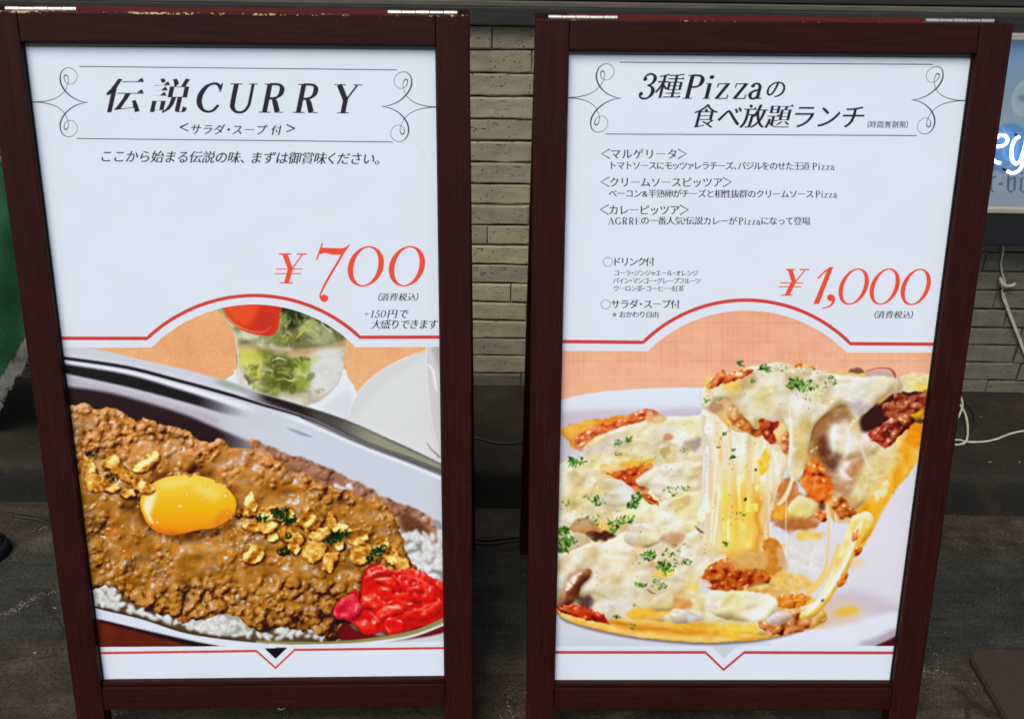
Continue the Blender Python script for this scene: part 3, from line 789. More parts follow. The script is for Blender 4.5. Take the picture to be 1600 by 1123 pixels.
    H = H+blur(lumps(h, w, 110, 16, 34, 8, dens, .42), 4)+swell(h, w, 26, 91)*13+swell(h, w, 60, 92)*30+swell(h, w, 12, 93)*3
    edge = blur(m, 7); H = H+edge*26
    H += -28*np.exp(-(((Xc-293)/86)**2+((Yc-790)/56)**2)**3)
    # drooping front
    fr = sstep(0, 60, Yc-np.interp(Xc, [140, 240, 400, 540], [900, 915, 930, 930]))
    H = H+swell(h, w, 30, 55)*44*fr
    d, sp = relief(H, -.45, -.62, .8, .85)
    ao = np.clip((blur(H, 9)-H)/9, 0, 1.2)
    t = np.clip(.06+.68*d-.46*ao-.10*fr+.10*back+.20*(big-.5)+.16*(mid-.5), 0, 1)
    col = ramp(t, [(0, (66, 40, 20)), (.2, (118, 76, 34)), (.42, (160, 110, 50)), (.62, (190, 136, 70)), (.8, (214, 164, 102)), (1, (234, 194, 146))])
    hue = sstep(.58, .85, noise(h, w, 30, 24, 2, 61))[..., None]
    col = col*(1+hue*np.array([.06, -.01, -.12], np.float32))
    col = col*(1+back[..., None]*np.array([.05, .03, .16], np.float32))
    hue2 = sstep(.58, .75, noise(h, w, 44, 30, 2, 62))[..., None]
    col = col*(1-hue2*.35)+hue2*.35*col.mean(-1, keepdims=True)*np.array([1.12, .92, .86], np.float32)
    s2 = (sp**24)*.42+(sp**110)*.7
    s2 = s2*sstep(.42, .66, noise(h, w, 12, 9, 2, 71))
    col = col+s2[..., None]*(np.array([.86, .88, .94], np.float32)-col)
    cv.put(m, wn, np.clip(col, 0, 1))
    # carrot bits
    rg = np.random.RandomState(9)
    for x, y, r in [(172, 828, 14), (196, 862, 12), (238, 905, 7), (345, 735, 8), (395, 690, 9), (362, 705, 8), (548, 905, 7), (178, 885, 7), (258, 905, 7), (460, 895, 8), (520, 800, 7), (140, 895, 8), (420, 718, 9), (585, 790, 6), (306, 700, 7), (222, 700, 6), (250, 735, 6)]:
        cv.fill(crom([(x-r, y), (x-r*.3, y-r*.55), (x+r*.8, y-r*.4), (x+r, y+r*.2), (x, y+r*.5)]), (216, 116, 52), .42, 1.8, 1.5, 5, int(x))
        cv.fill(ell(x-r*.3, y-r*.3, r*.25, r*.12, 10), (250, 214, 176), .7, .6)
    # ---- egg yolk
    cv.mul(ell(296, 797, 80, 47, 40), (120, 84, 50), .6, 5)
    yk = crom([(218, 784), (224, 768), (240, 752), (262, 743), (290, 740), (318, 743), (342, 752), (360, 767), (369, 783), (366, 800), (352, 814), (330, 824), (310, 826), (280, 833), (262, 834), (240, 826), (226, 810)])
    m, wn = cv.mask(yk, .6); Xe, Ye = cv.grid(wn)
    r = np.sqrt(((Xe-285)/84)**2+((Ye-780)/52)**2)
    tt = np.clip(.12+(Ye-742)/92*.75+.2*(r > .8)*(r-.8)*3, 0, 1)
    col = ramp(tt, [(0, (254, 212, 100)), (.25, (253, 200, 72)), (.55, (249, 180, 46)), (.8, (240, 150, 32)), (1, (216, 112, 24))])
    cv.put(m, wn, col)
    cv.fill(crom([(226, 778), (236, 764), (244, 766), (240, 784), (234, 800), (226, 796)]), (255, 240, 190), .9, 4.5)
    cv.fill(crom([(224, 790), (231, 780), (233, 800), (240, 816), (232, 812)]), (255, 248, 226), .6, 2)
    cv.fill(crom([(300, 752), (330, 758), (345, 772), (335, 780), (310, 768)]), (255, 222, 130), .6, 7)
    cv.fill(crom([(250, 752), (280, 746), (300, 750), (280, 758), (256, 762)]), (255, 224, 130), .6, 4)
    for x, y, q in ((281, 789, 5), (321, 757, 4), (352, 773, 5), (315, 780, 2.6), (292, 771, 3.2), (245, 814, 3.4), (355, 800, 4)):
        cv.fill(ell(x, y, q, q*.75, 20), (226, 142, 26), .55, 1)
        cv.fill(ell(x, y, q*.75, q*.5, 20), (255, 222, 130), .8, .7)
        cv.fill(ell(x-q*.2, y-q*.2, q*.3, q*.2, 12), (255, 252, 236), .9, .4)
    cv.fill(crom([(338, 802), (356, 793), (364, 802), (350, 816), (334, 822)]), (204, 126, 44), .5, 3.5)
    rg = np.random.RandomState(21)
    for i in range(14):
        t = rg.rand()*6.28; x, y = 292+77*math.cos(t), 788+47*math.sin(t)
        if y < 770 and rg.rand() < .5: continue
        s = 1.2+rg.rand()*2
        cv.fill(ell(x, y, s*1.4, s, 10), (168, 108, 50), .9, .5); cv.fill(ell(x-.4, y-.6, s*.5, s*.35, 8), (246, 226, 200), .8, .3)
    # ---- fried garlic chips
    def chip(pts, seed, tone=0):
        P = crom(pts, 6); P = P.mean(0)+(P-P.mean(0))*1.12
        c = P.mean(0)
        cv.mul(P+[2.0, 3.0], (80, 50, 26), .8, 1.6)
        m, w_ = cv.mask(P, .3, 2.2, 5, seed)
        h, w = m.shape
        n = swell(h, w, 14, seed, .3); X_, Y_ = cv.grid(w_)
        rg3 = np.random.RandomState(seed); th = rg3.rand()*6.28
        cu = np.cos(((X_-c[0])*math.cos(th)+(Y_-c[1])*math.sin(th))/(2.6+rg3.rand()*2)+rg3.rand()*6)
        Hh = blur(m, 1.2)*1.6+n*4+cu*2.2
        d, sp = relief(Hh, -.45, -.6, 1.0)
        nn = noise(h, w, 10, 8, 3, seed+5)
        col = ramp(np.clip(-.10+.84*d+.75*(nn-.5)-tone, 0, 1), [(0, (108, 60, 24)), (.25, (172, 108, 42)), (.5, (216, 162, 74)), (.75, (236, 204, 120)), (1, (250, 234, 176))])
        col = col+((sp**50)*.3)[..., None]
        cv.put(m, w_, np.clip(col, 0, 1))
        rim = np.clip(blur(m, 2.2)*(1-blur(m, 1.6))*4, 0, 1)*m*sstep(.4, .62, noise(h, w, 16, octv=1, seed=seed+3))
        cv.put(rim, w_, (150, 80, 30), .85)
    chips = [[(131, 722), (136, 714), (146, 724), (150, 736), (140, 742), (132, 738)], [(132, 742), (142, 736), (158, 742), (160, 758), (146, 764), (134, 758)],
             [(158, 722), (170, 710), (184, 712), (186, 724), (172, 730)], [(172, 732), (188, 724), (204, 736), (212, 744), (200, 750), (184, 742)],
             [(206, 722), (222, 716), (236, 704), (246, 710), (240, 724), (222, 734), (210, 732)], [(206, 750), (216, 746), (232, 752), (238, 762), (228, 768), (214, 764), (206, 762)],
             [(186, 768), (196, 762), (210, 770), (206, 776), (192, 774)], [(160, 750), (176, 752), (186, 760), (178, 766), (162, 764)],
             [(400, 806), (408, 794), (424, 790), (436, 796), (430, 808), (414, 814)], [(378, 818), (392, 812), (408, 818), (412, 828), (396, 828), (382, 824)],
             [(428, 800), (446, 790), (458, 798), (456, 812), (440, 816)], [(468, 812), (478, 796), (484, 792), (494, 806), (500, 818), (488, 824), (472, 822)],
             [(484, 836), (496, 826), (512, 824), (516, 834), (502, 842), (488, 842)], [(512, 806), (522, 802), (526, 814), (522, 826), (514, 822)],
             [(522, 822), (534, 816), (546, 822), (540, 832), (526, 832)], [(540, 830), (556, 824), (572, 830), (574, 842), (560, 850), (546, 844)],
             [(474, 862), (484, 846), (498, 846), (510, 852), (506, 866), (492, 876), (480, 872)], [(552, 862), (560, 848), (574, 850), (580, 864), (574, 876), (560, 880), (550, 872)],
             [(506, 874), (514, 862), (528, 862), (526, 876), (518, 890), (508, 888)], [(436, 828), (448, 822), (460, 830), (462, 840), (448, 844), (438, 838)],
             [(414, 828), (428, 824), (434, 836), (426, 844), (416, 838)], [(380, 872), (388, 856), (398, 852), (412, 862), (408, 872), (394, 878)],
             [(596, 846), (606, 842), (618, 856), (626, 868), (616, 880), (602, 872)], [(590, 850), (600, 842), (610, 850), (604, 862)], [(404, 820), (414, 812), (432, 818), (426, 828), (410, 830)],
             [(456, 838), (466, 830), (476, 838), (470, 848), (458, 846)], [(384, 780), (392, 772), (400, 784), (396, 798), (384, 794)], [(372, 796), (384, 792), (398, 800), (388, 806)],
             [(618, 872), (630, 870), (642, 880), (634, 890), (620, 886)], [(452, 852), (462, 846), (470, 856), (460, 864)], [(524, 846), (536, 842), (540, 852), (530, 858)]]
    for i, c_ in enumerate(chips): chip(c_, 100+i, [.0, .12, .05, .2][i % 4])
    dg = ((34, 66, 26), (22, 44, 20), (62, 100, 36), (16, 30, 16))
    herbs(cv, [(x_, y_, a_*1.15, int(n_*1.5), z_*1.35) for x_, y_, a_, n_, z_ in [(140, 708, 6, 16, 2.2), (174, 744, 9, 22, 2), (164, 732, 5, 8, 1.8), (410, 808, 8, 26, 2.4), (440, 800, 13, 60, 2.6), (452, 812, 9, 30, 2.6), (444, 860, 9, 34, 2.6), (432, 798, 8, 18, 2),
               (524, 838, 11, 44, 2.6), (536, 832, 10, 24, 2.2), (514, 846, 7, 18, 2.4), (592, 862, 9, 44, 2.6), (600, 854, 6, 16, 2), (580, 872, 6, 18, 2.4), (374, 806, 4, 8, 2), (452, 836, 6, 9, 2)]], 44, dg)
    # ---- red pickled ginger
    G = crom([(522, 954), (530, 938), (546, 928), (556, 920), (564, 934), (566, 908), (572, 890), (584, 882), (600, 882), (612, 892), (630, 888), (650, 888), (670, 898), (686, 908), (696, 912), (696, 962), (684, 972), (660, 978), (640, 982), (612, 992), (600, 984), (590, 988), (570, 990), (556, 976), (540, 968), (528, 966)])
    cv.mul(G+[-4, 4], (70, 36, 24), .8, 5)
    cv.fill(crom([(540, 970), (560, 985), (600, 992), (640, 984), (700, 958), (700, 985), (640, 998), (560, 1002), (530, 996)]), (104, 20, 22), .9, 2)
    m, wn = cv.mask(G, .5, 1.2, 8, 6); h, w = m.shape
    n = noise(h, w, 26, 20, 3, 88)
    cv.put(m, wn, ramp(n, [(0, (170, 22, 28)), (.5, (206, 36, 40)), (1, (228, 66, 62))]))
    folds = [([(566, 936), (570, 904), (582, 886), (604, 884), (618, 906), (602, 932), (584, 946), (572, 950)], 0), ([(522, 954), (532, 938), (552, 926), (566, 944), (560, 962), (540, 968), (528, 966)], 1),
             ([(600, 900), (622, 896), (648, 916), (664, 936), (650, 944), (620, 930), (604, 920)], 2), ([(632, 890), (660, 892), (692, 912), (684, 930), (662, 932), (644, 914)], 3),
             ([(570, 950), (590, 944), (604, 962), (598, 976), (580, 974), (572, 962)], 4), ([(598, 936), (622, 932), (632, 950), (622, 966), (606, 958)], 5),
             ([(628, 960), (650, 942), (694, 924), (696, 950), (664, 962), (640, 972)], 6), ([(600, 970), (616, 964), (634, 974), (628, 990), (606, 992)], 7), ([(556, 972), (574, 968), (590, 980), (582, 990), (562, 988)], 8)]
    rg = np.random.RandomState(31)
    shreds = []
    for i in range(30):
        x = 575+rg.rand()*112; y = 892+rg.rand()*76
        y = max(y, np.interp(x, [566, 590, 640, 696], [900, 892, 896, 918])); L = 12+rg.rand()*20; W_ = 5+rg.rand()*8; th = rg.uniform(-.9, 1.0)
        if x+L*math.cos(th) > 700: th += 1.5
        bend = rg.uniform(-.5, .5)*L
        c0 = (x, y); pts = []
        for k in range(6):
            u = k/5; bx = x+(u-.5)*2*L*math.cos(th)-math.sin(th)*bend*(1-4*(u-.5)**2); by = y+(u-.5)*2*L*math.sin(th)+math.cos(th)*bend*(1-4*(u-.5)**2)
            pts.append((bx, by, W_*(1.5 if 0 < k < 5 else .8)*(.7+.6*rg.rand())))
        shreds.append((y, pts))
    shreds.sort(key=lambda q: q[0])
    gm, gw = cv.mask(G, .5, 1.2, 8, 6); gfull = np.zeros(cv.a.shape[:2], np.float32); gfull[gw] = gm
    allp = [(crom(p, 6), k_, 1) for p, k_ in folds[:2]]+[(ribbon(p, sm=5), 20+i, 0) for i, (_, p) in enumerate(shreds)]+[(crom(folds[k][0], 6), k, 1) for k in (1, 7, 8)]
    for P, k_, solid in allp:
        m, w_ = cv.mask(P, .5, 1.6, 6, 60+k_)
        sh, w2_ = cv.mask(P+[1.0, 2.4], 1.8); sh = sh*np.clip(gfull[w2_]*1.2, 0, 1)*.62
        cv.a[w2_] = cv.a[w2_]*(1-sh[..., None])+sh[..., None]*cv.a[w2_]*np.array([.62, .25, .3], np.float32)
        h, w = m.shape; m = m*np.clip(gfull[w_]+solid*.0, 0, 1)
        Hh = blur(m, 5)*7+swell(h, w, 18, 200+k_)*6+swell(h, w, 36, 240+k_)*14
        d, sp = relief(Hh, -.2, -.75, .9)
        tone = .10*(rg.rand()-.5)
        col = ramp(np.clip(-.1+1.0*d+tone, 0, 1), [(0, (140, 16, 20)), (.35, (200, 34, 34)), (.65, (224, 54, 46)), (.85, (234, 80, 66)), (1, (244, 128, 112))])
        if k_ == 1: col = col+np.array([-.02, .02, .10], np.float32)
        col = col+((sp**60)*.4*sstep(.4, .6, noise(h, w, 12, octv=1, seed=k_)))[..., None]
        cv.put(m, w_, np.clip(col, 0, 1), .97)
    rg = np.random.RandomState(4)
    for i in range(34):
        x, y = 528+rg.rand()*36, 930+rg.rand()*30
        cv.fill(ell(x, y, .5+.7*rg.rand(), .4, 8, rg.rand()*3), (250, 180, 192), .6, .4)
    for p in ([(572, 900, .6), (580, 894, 2), (590, 896, .6)], [(610, 948, .6), (622, 944, 1.8), (630, 952, .6)], [(640, 900, .5), (656, 904, 1.6), (668, 912, .6)], [(604, 976, .6), (608, 984, 2), (612, 988, .5)], [(578, 954, .5), (590, 966, 1.6), (596, 974, .5)], [(646, 954, .5), (664, 948, 1.4), (680, 940, .5)]):
        cv.fill(ribbon(p, sm=6), (255, 190, 186), .6, .8)
    # ---- front rim of the dish
    rim_u = [(95, 930), (155, 947), (220, 963), (285, 984), (350, 995), (420, 1002), (480, 1004), (540, 1001), (600, 994), (650, 984), (700, 964)]
    band(rim_u, [(95, 933), (155, 950), (220, 966), (285, 987), (350, 998), (420, 1005), (480, 1007), (540, 1004), (600, 997), (650, 987), (700, 967)], (70, 52, 44), .6)
    band([(400, 999), (480, 1002), (540, 1000), (600, 993), (650, 983), (700, 962)], [(400, 1006), (480, 1008), (540, 1006), (600, 1000), (650, 991), (700, 972)], (150, 142, 92), 1)
    band([(95, 933), (155, 950), (220, 965.5), (285, 986.5), (350, 997.5), (420, 1004.5)], [(95, 950), (155, 966), (230, 983), (300, 999), (350, 1008), (420, 1014)], (214, 220, 234), .7)
    band([(420, 1004), (480, 1007), (540, 1005), (600, 999), (650, 990), (700, 971)], [(420, 1014), (480, 1014), (540, 1010), (600, 1003), (650, 994), (700, 975)], (224, 228, 232), .7)
    band([(155, 966), (230, 984), (300, 1000), (340, 1008)], [(155, 969), (230, 989), (300, 1008), (340, 1014)], (52, 26, 22), 1.5)
    # ---- panel edges
    m, w_ = cv.mask(food); full = np.zeros(cv.a.shape[:2], np.float32); full[w_] = m
    grade(cv, np.ones_like(full), 1.06, 1.04, .42)
    cv.a = cv.a*full[..., None]+(1-full[..., None])*rgb(WHITE)
    cv.fill([(90, 1009), (404, 1008), (431, 1034), (460, 1006), (700, 1001.5), (700, 1075), (90, 1075)], WHITE)
    cv.fill([(414, 1012), (449, 1011), (431, 1028)], (44, 34, 46))
    cv.fill([(430, 1010), (449, 1010), (436, 1023)], (30, 20, 40), .5, 1)
    line(cv, [(150, 1018.5), (401, 1015.8), (431, 1042.5), (461, 1014.3), (705, 1012)], 3.6, RED)
    band0 = arc3((229, 527), 460.5, (563, 526))
    line(cv, [(80, 526.3)]+[tuple(p) for p in band0]+[(700, 526)], 5.4, RED)
    # ---- headline block
    ornament(cv, (136, 159.5), (46, 158.5), 54, 0, 0)
    ornament(cv, (597, 167), (690, 168), 54.5, 3, -4)
    line(cv, [(123, 103.5), (620, 110)], 1.0, INK)
    line(cv, [(119, 215.5), (614, 222)], 1.0, INK)
    draw_text(cv, '伝説', 153, 171.6, 297, 172.6, 61, INK, .22, .028, .022, uro=1.1)
    x = 301
    for ch, x0, k_ in (('C', 298, 1), ('U', 350, 1), ('R', 400, 1), ('R', 453, 1), ('Y', 512, 1)):
        for o_ in (-.7, .7): draw_text(cv, ch, x0+o_, 174.6+(x0-298)*.011, x0+46+o_, 175.1+(x0-298)*.011, 64, INK, .2, lat=1.0)
    draw_text(cv, '<', 282, 208.5, 304, 208.8, 29, INK, .0, .018, -.008, uro=0)
    draw_text(cv, 'サラダ・スープ', 295, 208, 415, 209.5, 17.5, INK, .2, .02, .014, adv={'・': .55, 'ー': 1.0, 'プ': .95})
    draw_text(cv, '付', 421, 209.7, 440, 210, 17.5, INK, .2, .025, .014)
    draw_text(cv, '>', 449, 210.5, 471, 211, 29, INK, 0, .018, -.008, uro=0)
    draw_text(cv, 'ここから始まる伝説の味、まずは御賞味ください。', 154, 250.6, 599, 256, 20.5, INK, .22, .013, .010, adv={'、': .75, '。': .7, 'く': .8}, uro=.8)
    # ---- price
    def yen(x, y, k):
        P = lambda *p: [(x+a*k, y+b*k, c*k) for a, b, c in p]
        for q in (P((6, -45, 2), (25, -45, 2)), P((34, -45, 2), (50, -45, 2)), P((7, 0, 1.8), (28, 0, 1.8)), P((1, -21.5, 1.5), (43, -21.5, 1.5)), P((-1.5, -14.5, 1.5), (41, -14.5, 1.5)),
                  P((15, -45, 8), (24, -21, 7.5)), P((43, -45, 2), (26, -21, 2)), P((24.5, -24, 7.5), (17.5, 0, 7.5))):
            cv.fill(ribbon(q, sm=0), BRED)
    yen(430, 441, 1.0)
    def zero(cx, cy, rx, ry, sh=.2, ix=.66, iy=.94):
        o = ell(cx, cy, rx, ry, 72); i = ell(cx, cy, rx*ix, ry*iy, 72)
        for p in (o, i): p[:, 0] += (cy-p[:, 1])*sh
        m, w_ = cv.mask([ccw(o), ccw(i)[::-1]], orient=False); cv.put(m, w_, BRED)
    # Y flip is not needed: the ellipse is symmetric
    def zero2(cx, cy, rx, ry, sh, ix=.69, iy=.93):
        o = ell(cx, cy, rx, ry, 72); i = ell(cx, cy, rx*ix, ry*iy, 72)
        for p in (o, i): p[:, 0] += (cy-p[:, 1])*sh
        m, w_ = cv.mask([ccw(o), ccw(i)[::-1]], 0, orient=False); cv.put(m, w_, BRED)
    zero2(572, 415.5, 28, 31.5, .16); zero2(636.5, 415.5, 28, 31.5, .16)
    cv.fill(ribbon([(504, 379, 2), (500, 391, 2.6), (495, 405, 2.6)], sm=0), BRED)
    cv.fill(crom([(502, 387), (510, 386.5), (522, 387), (536, 387), (545, 383), (543, 388), (536, 394), (533, 397), (520, 397), (508, 394.5), (500, 396)]), BRED)
    cv.fill(ribbon([(546.5, 381, 1.6), (537, 394, 3.2), (524, 416, 3.6), (512, 436, 3.6), (504, 452, 3), (500.5, 461, 2.4), (503, 468, 2.2), (508, 470, 2)], sm=6), BRED)
    cv.fill(ell(507, 465, 6.2, 5.8, 24), BRED)
    draw_text(cv, '（消費税込）', 583, 468.5, 661, 468.5, 13.4, INK, .22, .014, .008, adv={'（': .75, '）': .75})
    draw_text(cv, '+150', 567, 495.5, 603, 495.5, 16.5, INK, .22, lat=1.0)
    draw_text(cv, '円で', 604, 495.7, 639, 495.7, 16.2, INK, .22, .025, .012)
    draw_text(cv, '大盛りできます', 580, 512, 684, 512, 16.2, INK, .22, .025, .012)
    paper_tone(cv, 3)
    # faint laminate wrinkle, its shading painted into the print
    cv.fill(ribbon([(640, 222, .4), (656, 228, 1.0), (664, 245, 1.2), (666, 262, .4)], sm=6), (205, 205, 218), .5, .6)
    return cv
def paint_pizza():
    cv = Canvas(858, 76, 668, 996, WHITE)
    C = lambda *p: crom([tuple(q) for q in p], 6)
    arc = arc3((1012, 549.5), 486, (1322, 551.5))
    food = np.concatenate([[(850, 549)], arc, [(1540, 552), (1540, 1012), (850, 1010)]])
    M, W = cv.mask(food); h, w = M.shape; X, Y = cv.grid(W)
    n = noise(h, w, 50, 20, 3, 3); n2 = noise(h, w, 5, 90, 2, 4)
    t = np.clip(.5+(n-.5)*.5+(n2-.5)*.3+(Y-600)/500, 0, 1)
    cl = ramp(t, [(0, (228, 166, 134)), (.5, (238, 182, 150)), (1, (242, 194, 166))])
    grid_ = np.maximum(np.cos(X/24*6.283), 0)**14*.02+np.maximum(np.cos(Y/30*6.283+1), 0)**14*.03
    cv.put(M, W, cl*(1-grid_[..., None]))
    # ---- plate
    plate = C((840, 640), (870, 628), (920, 616), (980, 610), (1040, 607), (1100, 607), (1250, 612), (1480, 640), (1530, 800), (1500, 1010), (1100, 1030), (840, 1020))
    m, wn = cv.mask(plate, 1.2); Xp, Yp = cv.grid(wn); h, w = m.shape
    q = np.clip((Yp-610)/400, 0, 1)
    cv.put(m, wn, ramp(q+.04*(noise(h, w, 120, octv=2, seed=5)-.5), [(0, (222, 230, 240)), (.2, (216, 220, 230)), (.6, (220, 219, 226)), (1, (212, 214, 222))]))
    cv.fill(C((850, 652), (880, 645), (950, 641), (1020, 640), (1100, 640), (1100, 660), (1000, 662), (900, 680), (850, 720)), (202, 190, 200), .9, 5)
    cv.fill(C((850, 690), (885, 680), (900, 710), (880, 740), (850, 730)), (206, 194, 206), .9, 6)
    cv.fill(C((1240, 840), (1300, 800), (1400, 760), (1460, 700), (1500, 700), (1480, 1000), (1300, 1000), (1260, 950)), (221, 219, 227), .9, 6)
    cv.fill(C((1300, 930), (1340, 925), (1400, 945), (1400, 965), (1340, 960), (1290, 970)), (198, 184, 194), .7, 10)
    cv.fill(C((1245, 960), (1300, 935), (1350, 950), (1320, 985), (1260, 985)), (222, 196, 168), .7, 8)
    cv.fill(C((1300, 960), (1316, 950), (1336, 948), (1338, 958), (1318, 964)), (232, 188, 62), .8, 3)
    cv.fill(C((1262, 975), (1280, 962), (1290, 975), (1270, 985)), (228, 176, 70), .6, 4)
    cv.fill(C((1318, 880), (1332, 872), (1350, 876), (1344, 888), (1326, 890)), (238, 200, 130), .5, 4)
    cv.fill(C((1170, 985), (1260, 985), (1330, 975), (1400, 957), (1420, 980), (1420, 1002), (1330, 1010), (1160, 1010)), (226, 228, 238), 1, 4)
    cv.fill(C((1340, 1006), (1365, 998), (1400, 984), (1410, 1012), (1350, 1012)), (176, 160, 174), .9, 5)
    cv.fill(C((1366, 1012), (1384, 1002), (1404, 994), (1404, 1012)), (84, 40, 44), .95, 2)
    cv.fill(C((850, 978), (880, 990), (960, 1000), (1100, 1006), (1180, 1000), (1180, 1012), (850, 1012)), (206, 212, 224), .95, 3)

    # ---- helpers for melted cheese and sauce
    def cheese(P, seed, base=((206, 186, 138), (234, 226, 198), (248, 247, 240)), bump=1., soft=.8, jit=1.2, cell=34, al=1., spec=.35):
        m, wn = cv.mask(P, soft, jit, 10, seed); h, w = m.shape
        H = (swell(h, w, cell, seed)*cell*.55+swell(h, w, cell*.5, seed+7)*cell*.22+swell(h, w, cell*.24, seed+8)*cell*.012)*bump*.60+blur(m, 8)*12
        d, sp = relief(H, -.4, -.65, .9)
        t = np.clip(-.30+1.20*d+.40*(noise(h, w, 80, 60, 2, seed+2)-.5), 0, 1)
        col = ramp(t, [(0, (160, 132, 96)), (.26, base[0]), (.62, base[1]), (1, base[2])])
        mot = swell(h, w, 16, seed+31)-.5; col = col*(1+(mot*.05)[..., None])
        warm = sstep(.5, .72, swell(h, w, 44, seed+33))[..., None]*.55; col = col*(1-warm)+warm*col*np.array([.92, .82, .66], np.float32)
        pale = sstep(.5, .75, swell(h, w, 36, seed+37))[..., None]*.4; col = col*(1-pale)+pale*np.array([.95, .945, .93], np.float32)
        yel = sstep(.5, .75, swell(h, w, 64, seed+3))[..., None]
        col = col*(1-yel*np.array([.01, .03, .16], np.float32))
        s_ = (sp**90)*spec*sstep(.45, .65, noise(h, w, 16, 12, 1, seed+4))
        col = col+s_[..., None]*.5
        cv.put(m, wn, np.clip(col, 0, 1), al)
    def sauce(P, seed, base=((96, 30, 14), (172, 66, 28), (214, 106, 54)), soft=.6, jit=2., r=(3, 8), al=1., n=None):
        m, wn = cv.mask(P, soft, jit, 7, seed); h, w = m.shape
        H = blur(lumps(h, w, int(h*w/190) if n is None else n, r[0]*1.2, r[1]*2.2, seed, None, .36), 2.4)+blur(lumps(h, w, int(h*w/260), 2.2, 4.5, seed+50, None, .4), 1.3)+swell(h, w, 18, seed)*14+blur(m, 6)*8
        d, sp = relief(H, -.4, -.65, .85, .8)
        ao = np.clip((blur(H, 7)-H)/8, 0, 1)
        t = np.clip(.12+.74*d-.36*ao+.9*(noise(h, w, 18, 15, 3, seed+9)-.5), 0, 1)
        col = ramp(t, [(0, (60, 22, 14)), (.25, base[0]), (.6, base[1]), (1, base[2])])
        vv = sstep(.5, .8, noise(h, w, 20, 16, 2, seed+12))[..., None]*.35
        col = col*(1-vv)+vv*np.array([.86, .62, .38], np.float32)
        s_ = (sp**44)*.6*sstep(.5, .68, noise(h, w, 12, 9, 1, seed+4))
        col = col+s_[..., None]*np.array([.8, .76, .74], np.float32)
        cv.put(m, wn, np.clip(col, 0, 1), al)
    cnt = [0]
    def soft_(P, col, al=.8, s=4, jit=0):
        cnt[0] += 1; k = 1000+cnt[0]*3
        m, wn = cv.mask(P, s, max(jit, 2.2+s*.5), 7+s, k); h, w = m.shape
        m = m*np.clip(.42+1.15*noise(h, w, 22, 18, 3, k+1), 0, 1.05)
        tone = (noise(h, w, 16, 12, 3, k+2)[..., None]-.5)*.22
        cv.put(np.clip(m, 0, 1), wn, np.clip(rgb(col)*np.ones((h, w, 1), np.float32)*(1+tone*np.array([.7, 1, 1.5], np.float32)), 0, 1), al)
    YEL, ORG, BRN, CRM, WHT = (240, 196, 74), (226, 142, 50), (150, 92, 48), (226, 214, 182), (240, 238, 232)
    MEAT = ((86, 34, 22), (142, 66, 44), (196, 122, 96))

    # ---- the pizza lying on the plate
    crust = C((850, 940), (872, 955), (884, 967), (930, 982), (990, 994), (1050, 1001), (1110, 1004), (1180, 1000), (1230, 990), (1270, 976), (1290, 960), (1240, 930), (1000, 930), (870, 930))
    m, wn = cv.mask(crust, .5, .8, 10, 3); Xc, Yc = cv.grid(wn); h, w = m.shape
    cv.mul(crust+[0, 4], (150, 130, 120), .8, 2)
    tt = .5+.5*np.sin((Yc-np.interp(Xc, [860, 990, 1110, 1290], [950, 985, 995, 965]))*.28)
    cv.put(m, wn, ramp(np.clip(tt*.6+.5*noise(h, w, 30, 8, 3, 6), 0, 1), [(0, (196, 124, 46)), (.5, (232, 174, 78)), (1, (246, 212, 128))]))
    # far left tip of the pizza
    soft_(C((880, 672), (900, 662), (950, 656), (980, 652), (1000, 655), (950, 668), (915, 680), (905, 700), (890, 690)), ORG, 1, 1.5, 1)
    soft_(C((882, 671), (905, 661), (940, 658), (920, 672), (900, 684), (892, 690)), (240, 184, 84), 1, 2)
    sauce(C((896, 690), (912, 676), (940, 664), (975, 655), (985, 648), (1010, 640), (1022, 642), (1030, 650), (1000, 662), (960, 676), (930, 690), (920, 708), (906, 706)), 11, ((150, 60, 32), (206, 98, 58), (236, 150, 112)), r=(3, 7))
    cheese(C((912, 700), (930, 685), (960, 672), (1000, 660), (1040, 652), (1080, 652), (1110, 660), (1130, 800), (1100, 860), (900, 860), (868, 800), (866, 740), (880, 722), (905, 714)), 21, cell=44)
    soft_(C((900, 714), (915, 700), (960, 688), (990, 684), (970, 700), (930, 712)), (214, 206, 208), .7, 5)
    soft_(C((1006, 655), (1018, 645), (1034, 648), (1046, 654), (1030, 662), (1014, 662)), (218, 178, 132), .95, 1.5)
    soft_(C((1070, 694), (1084, 682), (1098, 686), (1092, 700), (1076, 702)), (150, 128, 120), .7, 3)
    soft_(C((1034, 684), (1046, 682), (1052, 688), (1040, 692)), (206, 134, 92), .8, 1.5)
    soft_(C((1030, 702), (1044, 698), (1048, 706), (1036, 710)), (170, 150, 86), .7, 2)
    soft_(C((1060, 700), (1072, 694), (1080, 704), (1066, 712)), (196, 176, 130), .8, 2)
    # fold with crust edge and sauce
    sauce(C((946, 738), (980, 724), (1010, 722), (1022, 730), (1012, 744), (1020, 756), (1012, 768), (1020, 780), (1030, 790), (1010, 785), (985, 765), (960, 748)), 13, ((150, 56, 22), (204, 92, 40), (234, 140, 84)), r=(3, 8))
    soft_(C((940, 728), (960, 720), (990, 717), (1024, 718), (1014, 726), (980, 732), (955, 738), (942, 738)), (238, 178, 76), 1, 1.2)
    soft_(C((940, 726), (970, 716), (1020, 716), (1000, 721), (960, 725)), (232, 214, 156), .9, 1.5)
    cheese(C((994, 752), (1010, 738), (1040, 726), (1080, 722), (1110, 730), (1130, 770), (1120, 800), (1080, 812), (1050, 800), (1030, 782), (1012, 762), (1000, 760)), 22, cell=30)
